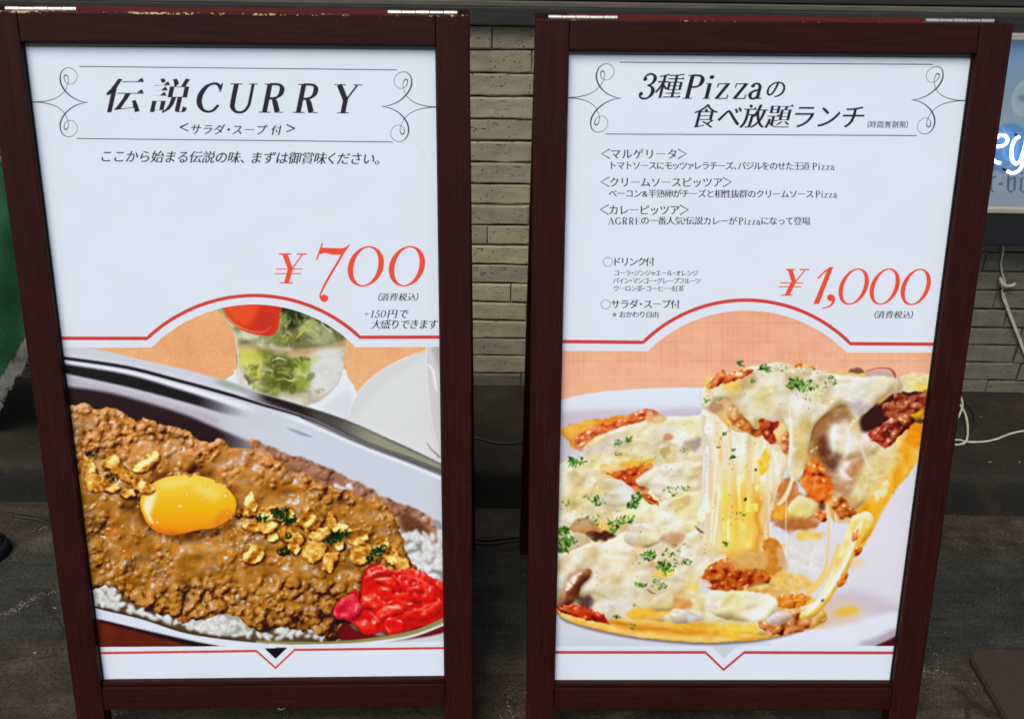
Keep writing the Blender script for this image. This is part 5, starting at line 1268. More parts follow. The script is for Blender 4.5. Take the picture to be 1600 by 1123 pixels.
    ornament(cv, (1424, 155.5), (1512, 156.5), 53.5, 10, -9)
    line(cv, [(968, 98), (1457, 99.5)], 1.0, INK)
    line(cv, [(946, 210.5), (1432, 211.5)], 1.0, INK)
    draw_text(cv, '3', 992, 154.6, 1024, 154.6, 55, INK, .25, lat=1)
    draw_text(cv, '種', 1022, 151, 1062, 151, 43, INK, .25, .013, .010, uro=.6)
    for ch, x in (('P', 1063), ('i', 1095), ('z', 1113), ('z', 1141), ('a', 1165)):
        wd = latin(ch)[0]*52
        for o_ in (-.6, .6): draw_text(cv, ch, x+o_, 154.8, x+wd+o_, 154.8, 53, INK, .25)
    draw_text(cv, 'の', 1192, 151.5, 1226, 151.5, 34, INK, .25, .02, .012)
    draw_text(cv, '食べ放題ランチ', 1078, 197.5, 1348, 197.5, 41, INK, .25, .017, .018, sx=.96, uro=.8)
    draw_text(cv, '（時間無制限）', 1348, 198.8, 1424, 198.8, 12.2, INK, .12, .016, .004, sx=.86, adv={'（': .75, '）': .75})
    H1 = dict(shear=0., thin=.024, fat=.008)
    def item(txt, x0, y, x1, s=17.2):
        cv.fill(ribbon([(x0+13, y-16, 1.4), (x0, y-8.5, 1.4), (x0+13, y-1, 1.4)], sm=0), INK, .95)
        cv.fill(ribbon([(x1-13, y-16, 1.4), (x1, y-8.5, 1.4), (x1-13, y-1, 1.4)], sm=0), INK, .95)
        draw_text(cv, txt, x0+13, y-1.8, x1-13, y-1.8, s, INK, **H1, uro=.6)
    item('マルゲリータ', 940, 249.8, 1072); item('クリームソースピッツア', 939, 293.8, 1142, 16.8); item('カレーピッツア', 938, 337.3, 1075, 16.8)
    def body_(txt, x0, y, x1, s=14, sh=0., a=1.): draw_text(cv, txt, x0, y, x1, y+.3, s, INK, sh, .017, .006, adv={'、': .55, 'ァ': .8, 'ッ': .85, '・': .5, 'ャ': .85}, uro=.6, alpha=a)
    body_('トマトソースにモッツァレラチーズ、バジルをのせた王道', 951, 264.8, 1264); body_('Pizza', 1267, 265.6, 1304, 15)
    body_('ベーコン&半熟卵がチーズと相性抜群のクリームソース', 951, 308.6, 1271); body_('Pizza', 1272, 309.2, 1308, 15)
    body_('AGRRE', 950, 351.8, 1001, 15); body_('の一番人気!伝説カレーが', 1001, 351, 1151); body_('Pizza', 1152, 351.8, 1188, 15); body_('になって登場', 1188, 351, 1265)
    for cx, cy in ((950, 410.5), (946.5, 476.8)):
        o = ell(cx, cy, 7.5, 7.4, 40); i = ell(cx, cy, 6.9, 6.8, 40)
        m, w_ = cv.mask([ccw(o), ccw(i)[::-1]], orient=False); cv.put(m, w_, INK, .8)
    draw_text(cv, 'ドリンク付', 957, 415.8, 1022, 415.8, 15.2, INK, 0, .024, .01, uro=.6)
    draw_text(cv, 'サラダ・スープ付', 955, 482, 1062, 482, 15.2, INK, 0, .024, .01, adv={'・': .55}, uro=.6)
    body_('コーラ・ジンジャエール・オレンジ', 959, 431.4, 1090, 10, .08, .9); body_('パイン・マンゴー・グレープフルーツ', 958, 443.5, 1094, 10, .08, .9); body_('ウーロン茶・コーヒー・紅茶', 958, 455.5, 1068, 10, .08, .9)
    body_('※おかわり自由', 957, 496.6, 1029, 11.2, .08, .95)
    # ---- price
    def yen(x, y, k):
        P = lambda *p: [(x+a*k, y+b*k, c*k) for a, b, c in p]
        for q in (P((13, -43, 2), (28, -43, 2)), P((36, -43, 2), (52, -43, 2)), P((5, 0, 1.8), (24, 0, 1.8)), P((4, -20.5, 1.5), (42, -20.5, 1.5)), P((1, -14, 1.5), (39, -14, 1.5)),
                  P((20, -43, 8), (27, -21, 7.5)), P((46, -43, 2), (28, -21, 2)), P((26.5, -23, 7.5), (15, 0, 7.5))):
            cv.fill(ribbon(q, sm=0), BRED)
    yen(1215, 462, .93)
    def zero2(cx, cy, rx, ry, sh, ix=.70, iy=.93):
        o = ell(cx, cy, rx, ry, 72); i = ell(cx, cy, rx*ix, ry*iy, 72)
        for p in (o, i): p[:, 0] += (cy-p[:, 1])*sh
        m, w_ = cv.mask([ccw(o), ccw(i)[::-1]], 0, orient=False); cv.put(m, w_, BRED)
    zero2(1333, 448.5, 22.5, 28.5, .26); zero2(1381.5, 448.5, 22.5, 28.5, .26); zero2(1430, 449, 22.5, 28.5, .26)
    cv.fill([(1293.5, 418.5), (1301, 418), (1278.5, 476), (1270, 476)], BRED)
    cv.fill(ribbon([(1298, 419, 2), (1288, 425, 2.4), (1277, 436, 2.4)], sm=6), BRED)
    cv.fill(ell(1297, 466, 5.6, 5.4, 24), BRED); cv.fill(ribbon([(1300, 463, 4), (1301.5, 470, 4.4), (1296, 479, 2.6), (1283, 483, 1.2)], sm=6), BRED)
    draw_text(cv, '（消費税込）', 1357, 497.3, 1432, 497.3, 13, INK, .22, .014, .008, adv={'（': .75, '）': .75})
    paper_tone(cv, 5)
    return cv
# ================================================================ the setting
M_brick = mat_brick(); M_dark_grey = mat_brick(True); M_ground = mat_ground(); M_step = mat_step()
EDGE_Y, WALL_Y, STEP_H = 1.65, 2.0475, .1
g = box('ground', -40, 40, -30, EDGE_Y+.2, -.3, 0, mat=M_ground); tag(g, kind='structure')
def make_step():
    bm = bmesh.new(); r = random.Random(5); N = 420; prof = [(0, -.25), (0, 0.002), (.0, .045), (.001, .082), (.006, .093), (.014, .0985), (.03, STEP_H), (.12, STEP_H), (.25, STEP_H), (.37, STEP_H), (.70, STEP_H)]
    low = [r.gauss(0, 1) for _ in range(N+1)]
    for _ in range(2): low = [(low[max(i-1, 0)]+2*low[i]+low[min(i+1, N)])/4 for i in range(N+1)]
    rows_ = []
    for i in range(N+1):
        x = -3.2+6.4*i/N; q = []
        for j, (y, z) in enumerate(prof):
            e = 1 if 2 <= j <= 6 else 0
            q.append(bm.verts.new((x, EDGE_Y+y+e*(low[i]*.0030+r.gauss(0, .0006)), z+(e*(low[(i*7) % N]*.0016)+(r.gauss(0, .0003) if j > 4 else 0)))))
        rows_.append(q)
    for A, B in zip(rows_[:-1], rows_[1:]):
        for j in range(len(prof)-1): bm.faces.new((A[j], B[j], B[j+1], A[j+1]))
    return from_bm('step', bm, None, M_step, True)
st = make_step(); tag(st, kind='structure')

# ---- brick wall: every brick of its own
wall = empty('brick_wall', (0, WALL_Y, STEP_H))
tag(wall, 'rough wall of long pale yellow-grey bricks with dark open joints behind the menu boards', 'wall')
mortar = box('mortar', -1.9, 1.9, .012, .2, -.05, 2.4, parent=wall, mat=mat_plain('dark_mortar', (.018, .016, .013), .95, .1))
rng = random.Random(7)
def brick_mesh(L, H, seed, dark_grey=False):
    r = random.Random(seed); nx = max(4, int(L/.022)); nz = 3
    bm = bmesh.new(); D = .018; V = {}
    skew = r.uniform(-.0016, .0016)
    lowj = [r.uniform(-.0026, .0012)*(1 if r.random() < .4 else .4) for _ in range(nx+1)]; upj = [r.uniform(-.0008, .0008) for _ in range(nx+1)]
    sl, sr = r.uniform(-.002, .002), r.uniform(-.002, .002)
    prud = r.uniform(0, .007)
    xs = [0, .004/L]+[j/(nx-2) for j in range(1, nx-2)]+[1-.004/L, 1]; zs = [0, .07, .93, 1]
    tilt = r.uniform(-.0012, .0012)
    for i in range(nx+1):
        for k in range(nz+1):
            x = -L/2+L*xs[i]; z = H*zs[k]
            if i in (0, nx): x += (sl if i == 0 else sr)*(k/nz-.5)
            z += (lowj[i] if k <= 1 else 0)+(upj[i] if k >= 2 else 0)+skew*(xs[i]-.5)
            y = -D-prud+tilt*(xs[i]-.5)+r.uniform(-.0002, .0002)
            if i in (0, nx) or k in (0, nz): y += .0014+r.uniform(0, .0008)
            V[i, k] = bm.verts.new((x, y, z))
    for i in range(nx):
        for k in range(nz): bm.faces.new((V[i, k], V[i+1, k], V[i+1, k+1], V[i, k+1]))
    B = {}
    rim = [(i, 0) for i in range(nx+1)]+[(nx, k) for k in range(1, nz+1)]+[(i, nz) for i in range(nx-1, -1, -1)]+[(0, k) for k in range(nz-1, 0, -1)]
    for q in rim: B[q] = bm.verts.new((V[q].co.x, .02, V[q].co.z))
    for a, b_ in zip(rim, rim[1:]+rim[:1]): bm.faces.new((V[b_], V[a], B[a], B[b_]))
    me = bpy.data.meshes.new('brick'); bm.to_mesh(me); bm.free(); me.materials.append(M_dark_grey if dark_grey else M_brick); return me
fixed = {0: [-.0514], 1: [.0331], 8: [.0343], 9: [-.0606], 12: [-.0049, 1.1429], 13: [.0331, 1.18], 14: [1.2295], 16: [1.2498], 15: [1.04, 1.2296], 17: [.0231, 1.1813], 10: [1.0944], 11: [1.28]}
TOPZ, CH = .9514, .0481
rows = 18
for k in range(rows):
    z1 = TOPZ-k*CH-STEP_H; z0 = z1-CH
    cuts = sorted(fixed.get(k, []))
    xs = []
    lo = -1.62+rng.uniform(-.1, .1)
    pts = [lo]+cuts+[1.62+rng.uniform(0, .1)]
    xs = [pts[0]]
    for a, b_ in zip(pts[:-1], pts[1:]):
        n = max(1, round((b_-a)/rng.uniform(.2, .28)))
        if n == 1: xs.append(b_); continue
        w = [rng.uniform(.75, 1.25) for _ in range(n)]; s = sum(w); x = a
        for q in w[:-1]: x += q/s*(b_-a); xs.append(x)
        xs.append(b_)
    # keep the stretch seen between the boards free of extra joints
    keep = [x for x in xs if not (-.13 < x < .07) or any(abs(x-c) < 1e-6 for c in cuts)]
    xs = keep
    for a, b_ in zip(xs[:-1], xs[1:]):
        gap = rng.uniform(.0012, .003)
        me = brick_mesh(b_-a-gap, CH-rng.uniform(.0034, .0052), rng.randint(0, 10**6), (a+b_)/2 > .62 or (a+b_)/2 < -.7 or (k > 16 and rng.random() < .7))  # darker grey bricks at both wall ends and most of the lowest course
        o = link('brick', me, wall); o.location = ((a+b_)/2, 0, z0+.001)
# ---- timber sill over the bricks, ledge strip and the boarding above it
M_wood = NB('weathered_dark_timber'); v = M_wood.coord('Object', (1.5, 24, 24)); n_ = M_wood.noise(v, 8, 6, .6, .4)
M_wood.col(M_wood.ramp(n_, [(.3, (.012, .0115, .010)), (.6, (.024, .022, .019)), (.8, (.042, .038, .032))])); M_wood.val('Roughness', .75); M_wood.bump(n_, .001, .6); M_wood = M_wood.m
M_wood2 = NB('weathered_olive_timber'); v = M_wood2.coord('Object', (1.5, 24, 24)); n_ = M_wood2.noise(v, 8, 6, .6, .4)
M_wood2.col(M_wood2.ramp(n_, [(.3, (.065, .058, .042)), (.6, (.11, .098, .072)), (.8, (.15, .135, .10))])); M_wood2.val('Roughness', .7); M_wood2.bump(n_, .001, .6); M_wood2 = M_wood2.m
sill = empty('window_sill', (0, WALL_Y, .953))
tag(sill, 'dark weathered timber sill running along the top of the brick wall', 'sill')
box('fascia', -2, 2, -.045, .01, 0, .036, .003, sill, M_wood)
box('ledge', -2, 2, -.040, .02, .0362, .0465, .002, sill, M_wood2)
board = empty('wall_boarding', (0, WALL_Y, 1.0))
tag(board, 'blackish horizontal timber boarding above the sill at the very top', 'boarding')
for i in range(9):
    for (a, b_) in ((-2, -.62), (-.618, 1.31), (1.312, 2)):
        box('board', a, b_, -.030+.004*(i % 2), .03, .002+i*.142, .140+i*.142, .003, board, M_wood)

# ---- lit sign case on the wall at the right
M_black = mat_plain('black_painted_steel', (.012, .013, .015), .5, .4)
M_alu = NB('dull_aluminium'); n_ = M_alu.noise(M_alu.coord('Object', (3, 60, 60)), 6, 4); M_alu.col(M_alu.ramp(n_, [(.3, (.40, .37, .29)), (.7, (.52, .49, .40))])); M_alu.val('Roughness', .5); M_alu.val('Metallic', .3); M_alu = M_alu.m
case = empty('sign_case', (1.2, WALL_Y, .51))
tag(case, 'blue glass-fronted sign case with white script neon, on the wall right of the pizza board', 'sign')
CX0, CX1 = -.34, .36
box('case_body', CX0, CX1, -.095, -.02, .0, .077, .004, case, M_black)
box('case_back', CX0, CX1, -.078, -.02, .0775, .46, 0, case, M_black)
box('bottom_trim', CX0, CX1, -.1, -.08, .0775, .0885, .0015, case, M_alu)
box('top_trim', CX0, CX1, -.1, -.08, .4365, .448, .0015, case, M_alu)
FILM_Y, FX0, FZ1, FU = 1.9613, .84, .965, .00134
def on_wall(px, py, yw):
    """the place on an upright plane y = yw that a traced point belongs to"""
    d = Vector(((px-800)/1450, (py-561.5)/1450, 1)); w = r2*d.x+d2*d.y+fw*d.z; t = yw/w.y
    return (w.x*t, w.z*t+1.22)
class FilmCanvas(Canvas):
    def c(s, p):
        q = np.array([[(X-FX0)/FU, (FZ1-Z)/FU] for X, Z in (on_wall(a[0], a[1], FILM_Y) for a in np.array(p, float))])
        return q*s.S
def paint_sign():
    """the printed film behind the case glass: one unit is one photo pixel of the crop"""
    cv = FilmCanvas(0, 0, 560, 300, (112, 140, 165))
    X, Y = cv.grid((slice(0, cv.H), slice(0, cv.W))); h, w = X.shape
    t = np.clip(Y/280, 0, 1)+.10*(noise(h, w, 90, octv=3, seed=1)-.5)
    cv.a = ramp(np.clip(t, 0, 1), [(0, (92, 122, 150)), (.12, (104, 136, 172)), (.35, (116, 140, 152)), (.6, (128, 146, 160)), (.85, (134, 146, 158)), (1, (122, 132, 146))])
    cv.fill(crom([(1596, 128), (1584, 150), (1582, 172), (1590, 182), (1600, 178), (1612, 150), (1610, 130)]), (150, 168, 172), .55, 3)
    cv.fill(ribbon([(1600, 128, 4), (1588, 140, 5), (1583, 158, 5), (1588, 174, 4), (1600, 180, 3), (1620, 172, 3)], sm=8), (158, 180, 180), .5, 1.5)
    cv.fill(crom([(1590, 152), (1600, 149), (1608, 154), (1600, 160)]), (92, 104, 108), .7, 2)
    cl = crom([(1528, 240), (1530, 214), (1542, 200), (1556, 202), (1564, 197), (1578, 193), (1594, 196), (1604, 206), (1618, 204), (1634, 214), (1640, 236), (1632, 254), (1616, 262), (1596, 260), (1580, 268), (1562, 268), (1546, 262), (1534, 254)], 8)
    cv.fill(cl, (62, 110, 164), .85, 3)
    cv.fill(crom([(1540, 230), (1560, 216), (1590, 220), (1620, 232), (1600, 250), (1560, 256)]), (64, 132, 190), .5, 6)
    cv.fill(crom([(1566, 204), (1584, 200), (1592, 214), (1582, 226), (1568, 220)]), (70, 124, 178), .6, 3)
    cv.fill(ribbon([(1566, 198, 1), (1571, 208, 2), (1576, 212, 1)], sm=6), (150, 176, 196), .7, .5)
    B = (62, 90, 122)
    def st_(*p, w=3.2): cv.fill(ribbon([(x, y, w) for x, y in p], sm=0), B, .9, .3)
    st_((1537, 274), (1537, 294)); st_((1534, 276), (1542, 272), w=2); st_((1534, 296), (1541, 293), w=2)
    st_((1525, 276), (1529, 294)); st_((1522, 284), (1532, 280), w=2); st_((1524, 293), (1532, 297), w=2.4)
    st_((1549, 276), (1549, 298)); st_((1546, 279), (1551, 275), w=2.6); st_((1551, 279), (1556, 275), w=3); st_((1546, 297), (1553, 300), w=2.4)
    st_((1560, 288), (1567, 287), w=3.4)
    st_((1576, 268), (1575, 296), w=3.6); st_((1574, 270), (1580, 266), w=2); st_((1576, 281), (1586, 277), w=2.4); st_((1586, 278), (1585, 296), w=3.4); st_((1574, 296), (1580, 301), w=2.4); st_((1580, 300), (1587, 295), w=2)
    st_((1596, 279), (1595, 298), w=3.4); st_((1594, 281), (1599, 277), w=2.4); st_((1594, 297), (1600, 301), w=2.4); cv.fill(ell(1597, 271, 2.2, 2.2, 10), B, .9, .3)
    st_((1606, 279), (1605, 298), w=3.4); st_((1604, 297), (1610, 301), w=2.4)
    return cv
def make_image(name, a):
    h, w = a.shape[:2]; im = bpy.data.images.new(name, w, h); b = np.ones((h, w, 4), np.float32); b[..., :3] = np.clip(a[::-1], 0, 1)
    im.pixels.foreach_set(b.ravel()); im.update(); im.pack(); return im
def print_material(name, im, rough, spec, coat=0.):
    b = NB(name); t = b.n('ShaderNodeTexImage'); t.image = im; t.interpolation = 'Cubic'; t.extension = 'EXTEND'
    uv = b.n('ShaderNodeUVMap'); uv.uv_map = 'print'; b.l(uv.outputs[0], t.inputs[0]); b.col(t.outputs[0]); b.val('Roughness', rough); b.val('Specular IOR Level', spec)
    if coat: b.val('Coat Weight', coat); b.val('Coat Roughness', .12)
    return b
def quad_mesh(name, cs, uvs, parent, mat):
    bm = bmesh.new(); vs = [bm.verts.new(c) for c in cs]; f = bm.faces.new(vs); L = bm.loops.layers.uv.new('print')
    for l, u in zip(f.loops, uvs): l[L].uv = u
    return from_bm(name, bm, parent, mat)
def srgb2lin(c): return np.where(c <= .04045, c/12.92, ((c+.055)/1.055)**2.4)
def lin2srgb(c): return np.where(c <= .0031308, c*12.92, 1.055*np.clip(c, 0, None)**(1/2.4)-.055)
sg = paint_sign(); sm_ = print_material('printed_film', make_image('sign_film_print', lin2srgb(srgb2lin(sg.a)*.75)), .5, .3, .6); sm_.l([n for n in sm_.t.nodes if n.type == 'TEX_IMAGE'][0].outputs[0], sm_.p.inputs['Emission Color']); sm_.val('Emission Strength', .42)
x0, x1, za, zb = FX0-1.2, FX0+560*FU-1.2, FZ1-300*FU-.51, FZ1-.51
box('printed_panel', CX0+.002, CX1-.002, -.0855, -.079, .089, .436, 0, case, mat_plain('panel_edge', (.18, .24, .30), .4))
def suv(x, z): return ((x-x0)/(x1-x0), (z-za)/(zb-za))
c4 = [(CX0+.003, .0888), (CX1-.003, .0888), (CX1-.003, .4362), (CX0+.003, .4362)]
quad_mesh('printed_film', [(x, -.0862, z) for x, z in c4], [suv(x, z) for x, z in c4], case, sm_.m)
nb = NB('neon_white'); nb.p.inputs['Base Color'].default_value = (.9, .95, 1, 1); nb.p.inputs['Emission Color'].default_value = (.88, .95, 1, 1); nb.val('Emission Strength', 1.6); nb.val('Roughness', .3)
def Z_(x, y):
    q = on_wall(1500+x/2.81, 20+y/2.81, WALL_Y-.104); return (q[0]-1.2, -.104, q[1]-.51)
for pts in ([(146, 584), (170, 588), (196, 580), (209, 560), (198, 542), (172, 540), (150, 566), (140, 606), (144, 640), (160, 657), (178, 660)],
            [(262, 543), (240, 560), (227, 596), (228, 640), (244, 664), (264, 650), (278, 610), (290, 560), (296, 542)],
            [(296, 542), (284, 610), (272, 672), (252, 698), (226, 704), (208, 696)]):
    t = tube_mesh('neon_tube', [Z_(*p) for p in pts], .0035, 10, case, nb.m)
for (x, y) in ((160, 657), (208, 696), (262, 543)):
    p = Z_(x, y); bm = bmesh.new(); add_box(bm, p[0]-.002, p[0]+.002, -.1, -.0863, p[2]-.002, p[2]+.002); from_bm('tube_bracket', bm, case, M_black)

# ================================================================ the menu boards
M_WOOD = [(mat_mahogany('mahogany_rail', 'x', k), mat_mahogany('mahogany_stile', 'y', k)) for k in (1, 2)]
M_rx = mat_mahogany('mahogany_back_rail_lit', 'x', 0, 4.0); M_ry = mat_mahogany('mahogany_back_stile', 'y', 0)  # back rails: same wood, lift paints the sky light on top into the colour
M_edge = mat_plain('black_edging', (.008, .007, .011), .35, .5)
M_steel = NB('worn_hinge_steel'); n_ = M_steel.noise(M_steel.coord('Object'), 300, 4); M_steel.col(M_steel.ramp(n_, [(.3, (.62, .55, .42)), (.7, (.86, .80, .68))])); M_steel.val('Metallic', .9); M_steel.val('Roughness', .32); M_steel = M_steel.m
M_hard = mat_plain('hardboard', (.05, .03, .02), .7)

def homog(src, dst):
    A = []
    for (x, y), (u, v) in zip(src, dst):
        A.append([x, y, 1, 0, 0, 0, -u*x, -u*y, -u]); A.append([0, 0, 0, x, y, 1, -v*x, -v*y, -v])
    return np.linalg.svd(np.array(A, float))[2][-1].reshape(3, 3)

PW, PH = .52, .91819
def poster_texture(name, cv, corners, tint):
    """straighten the print from the traced quadrilateral onto the sheet (x -.263..263, y -.003..PH+.003)"""
    Wt, Ht = 1200, 2100
    Hm = homog([(-PW/2, PH), (PW/2, PH), (PW/2, 0), (-PW/2, 0)], corners)
    u = np.linspace(-.263, .263, Wt); v = np.linspace(PH+.003, -.003, Ht)
    U, V = np.meshgrid(u, v); w = Hm[2, 0]*U+Hm[2, 1]*V+Hm[2, 2]
    X = (Hm[0, 0]*U+Hm[0, 1]*V+Hm[0, 2])/w; Y = (Hm[1, 0]*U+Hm[1, 1]*V+Hm[1, 2])/w
    fx = np.clip((X-cv.x0)*cv.S-.5, 0, cv.W-1.001); fy = np.clip((Y-cv.y0)*cv.S-.5, 0, cv.H-1.001)
    ix, iy = fx.astype(int), fy.astype(int); tx, ty = (fx-ix)[..., None], (fy-iy)[..., None]
    a = cv.a
    o = (a[iy, ix]*(1-tx)+a[iy, ix+1]*tx)*(1-ty)+(a[iy+1, ix]*(1-tx)+a[iy+1, ix+1]*tx)*ty
    o = lin2srgb(np.clip((srgb2lin(np.clip(o, 0, 1))*1.03-.022)*tint, 0, .9))
    return make_image(name, o)

def menu_board(M_mx, M_my, label, base, yaw, lam, s_ground, tw, cv, corners, tint, hinges):
    """front leaf built in its own plane: x along the rails, y up the leaf, z out of the poster"""
    root = empty('menu_board', (base[0], base[1], 0))
    tag(root, label, 'signboard', 'folding menu boards standing on the pavement')
    ex = Vector((math.cos(yaw), math.sin(yaw), 0)); back = Vector((-math.sin(yaw), math.cos(yaw), 0)); up0 = Vector((0, 0, 1))
    up = math.cos(lam)*up0+math.sin(lam)*back; nrm = ex.cross(up)
    Mf = Matrix.Translation((base[0], base[1], base[2])) @ Matrix((ex, up, nrm)).transposed().to_4x4() @ Matrix.Rotation(tw, 4, 'Z')
    inv = Matrix.Translation((base[0], base[1], 0)).inverted()
    def put(o, M): o.parent = root; o.matrix_local = inv @ M; return o
    ZF, ZB, OX, IX, TOP, BOT = .012, -.014, .3045, .2615, .9608, -s_ground
    for s in (-1, 1):
        a, b_ = sorted((s*IX, s*OX))
        put(box('stile', a, b_, BOT, TOP, ZB, ZF, .0022, None, M_my), Mf)
    put(box('top_rail', -IX+.0004, IX-.0004, PH+.0052, TOP-.0004, ZB+.001, ZF-.0006, .002, None, M_mx), Mf)
    put(box('bottom_rail', -IX+.0004, IX-.0004, -.048, -.0085, ZB+.001, ZF-.0006, .002, None, M_mx), Mf)
    put(box('glazing_bead', -IX+.0006, IX-.0006, -.0083, -.0012, ZB+.002, .0085, .0015, None, M_mx), Mf)
    # black edging round the sheet
    bm = bmesh.new()
    add_box(bm, -IX+.0005, IX-.0005, PH+.0004, PH+.0050, ZB+.002, .0030, .0004, 1)
    put(from_bm('edging', bm, None, M_edge), Mf)
    for s in (-1, 1):
        a, b_ = sorted((s*(PW/2+.0004), s*(IX-.0002)))
        if s == 1: a -= .0005
        put(box('edging', a, b_, -.0010, PH+.0006, -.004, .0025, 0, None, M_edge), Mf)
    # poster
    im = poster_texture('poster_print', cv, corners, tint); pm = print_material('laminated_poster', im, .38, .35)
    o_ = pm.coord('Object'); pm.bump(pm.noise(o_, 4.5, 3), .006, .5)
    q = [(-.263, -.003), (.263, -.003), (.263, PH+.003), (-.263, PH+.003)]
    P = put(quad_mesh('poster', [(x, y, 0) for x, y in q], [(0, 0), (1, 0), (1, 1), (0, 1)], None, pm.m), Mf)
    put(box('backing_sheet', -.2625, .2625, -.0025, PH+.0025, -.008, -.0006, 0, None, M_hard), Mf)
    # rear leaf hinged at the top, leaning the other way
    hinge_l = Vector((0, TOP, ZB)); hp = Mf @ hinge_l
    up2 = math.cos(lam)*up0-math.sin(lam)*back; n2 = ex.cross(up2)
    Mr = Matrix.Translation(hp) @ Matrix((ex, up2, n2)).transposed().to_4x4()
    L = hp.z/math.cos(lam)
    for s in (-1, 1):
        a, b_ = sorted((s*IX, s*(OX-.001)))
        put(box('rear_stile', a, b_, -L, 0.0, -.0275, -.0015, .0022, None, M_ry), Mr)
    put(box('rear_rail', -IX+.0004, IX-.0004, -.040, -.0005, -.0270, -.0020, .002, None, M_rx), Mr)
    put(box('rear_rail', -IX+.0004, IX-.0004, -L+.075, -L+.115, -.0270, -.0020, .002, None, M_rx), Mr)
    put(box('rear_panel', -.2615, .2615, -L+.116, -.041, -.018, -.012, 0, None, M_hard), Mr)
    # butt hinges
    for hx in hinges:
        Lh = .0895; h = empty('hinge'); h.parent = root; h.matrix_local = inv @ Matrix.Translation(Mf @ Vector((hx, TOP+.0022, ZB+.0035))) @ Mf.to_3x3().to_4x4()
        bm = bmesh.new(); add_box(bm, -Lh/2, Lh/2, -.0026, -.0012, -.012, 0, 0); o = from_bm('hinge_leaf', bm, h, M_steel)
        for k in range(5):
            bm = bmesh.new(); r = bmesh.ops.create_cone(bm, cap_ends=True, segments=16, radius1=.0034-.0003*(k % 2), radius2=.0034-.0003*(k % 2), depth=Lh/5-.0008)
            bmesh.ops.rotate(bm, verts=bm.verts, matrix=Matrix.Rotation(math.pi/2, 3, 'Y'))
            bmesh.ops.translate(bm, verts=bm.verts, vec=(-Lh/2+Lh/5*(k+.5), .0012, 0)); o = from_bm('knuckle', bm, h, M_steel, False)
    return root
TINT = np.array([1.0, 1.01, .99], np.float32)
cvl = paint_curry(); cvr = paint_pizza()
menu_board(*M_WOOD[0], 'left red-brown wooden A-frame board with the curry and egg yolk poster priced 700 yen', (-.358, 1.04339, .12498), .03197, .21173, .1277, .00023, cvl,
           [(40, 73), (680, 80), (696, 1054), (162, 1058)], TINT, (-.2395, .244))
menu_board(*M_WOOD[1], 'right red-brown wooden A-frame board with the cheese pizza poster priced 1,000 yen', (.33372, 1.05305, .12298), .0147, .2122, .1256, .00289, cvr,
           [(890, 87), (1516, 90), (1388, 1062), (869, 1060)], TINT, (-.243, .244))
# ================================================================ small things
# green banner cloth at the left edge, pale hem along its lower side
M_green = NB('green_cloth'); o_ = M_green.coord('Object'); n_ = M_green.noise(o_, 120, 4)
M_green.col(M_green.ramp(n_, [(.3, (.014, .12, .045)), (.7, (.028, .19, .07))])); M_green.val('Roughness', .6); M_green.val('Sheen Weight', .2); M_green = M_green.m
M_hem = NB('pale_hem'); o_ = M_hem.coord('Object'); n_ = M_hem.noise(o_, 90, 5, .7); M_hem.col(M_hem.ramp(n_, [(.3, (.24, .245, .21)), (.7, (.42, .42, .37))])); M_hem.val('Roughness', .45); M_hem.bump(n_, .003, .9); M_hem = M_hem.m
ban = empty('banner_cloth', (-1.1, 1.75, .25)); tag(ban, 'hanging dark green banner cloth with a crumpled pale hem at the left edge', 'banner')
def cloth(name, mat, f, nu, nv):
    bm = bmesh.new(); V = [[bm.verts.new(f(i/nu, j/nv)) for j in range(nv+1)] for i in range(nu+1)]
    for i in range(nu):
        for j in range(nv): bm.faces.new((V[i][j], V[i+1][j], V[i+1][j+1], V[i][j+1]))
    bmesh.ops.solidify(bm, geom=bm.faces[:], thickness=.0012)
    return from_bm(name, bm, ban, mat, True)
def fold(x, z): return .018*math.sin(x*26+z*5)+.008*math.sin(x*61-z*14)+.004*math.sin(z*50+x*18)
# lower side climbs from (-1.106, .237) towards the right (-1.0, .38)
def low(x): return .237+(x+1.106)*1.36
def f_cloth(u, v):
    x = -1.5+.51*u+.012*v*u; zl = low(x); zt = .722+.01*math.sin(u*9); z = zl+(zt-zl)*v
    return (x+1.1-.005*math.sin(v*6), fold(x, z), z-.25)
cloth('cloth', M_green, f_cloth, 60, 50)
rg_ = random.Random(3); jit_ = [rg_.uniform(-1, 1) for _ in range(400)]
def f_hem(u, v):
    x = -1.5+.512*u; zl = low(x); w = .040+.006*jit_[int(u*80)]
    z = zl+.006-w*(1-v); return (x+1.1+.010*(1-v)+.003*jit_[int(u*80)+90], fold(x, z)-.004+.006*jit_[int(u*80)+170+int(v*4)]*.6, z-.25)
cloth('hem', M_hem, f_hem, 80, 6)
pole = tube_mesh('pole', [(-.30, .03, .70), (-.30, .03, -.25+.0)], .011, 12, ban, M_black, sm=0)

# cords
M_cord = NB('cream_cord'); o_ = M_cord.coord('Object'); n_ = M_cord.noise(o_, 60, 3); M_cord.col(M_cord.ramp(n_, [(.3, (.42, .38, .27)), (.7, (.56, .52, .39))])); M_cord.val('Roughness', .45); M_cord = M_cord.m
M_dcord = mat_plain('black_cord', (.012, .011, .011), .5)
WY = WALL_Y-.030
def wallp(px, py):   # photo tracing of the cord laid onto the wall face
    q = on_wall(px, py, WY); return (q[0], WY, q[1])
cd = empty('power_cord', (1.09, WY, .5)); tag(cd, 'thin cream power cord hanging from the sign case down the brick wall', 'cord')
def rel(p, o): return (p[0]-o.location[0], p[1]-o.location[1], p[2]-o.location[2])
pts = [(1566, 372), (1567, 392), (1564, 412), (1566, 428), (1570, 441), (1565, 458), (1571, 476), (1580, 500), (1591, 528), (1602, 556), (1618, 585), (1640, 600)]
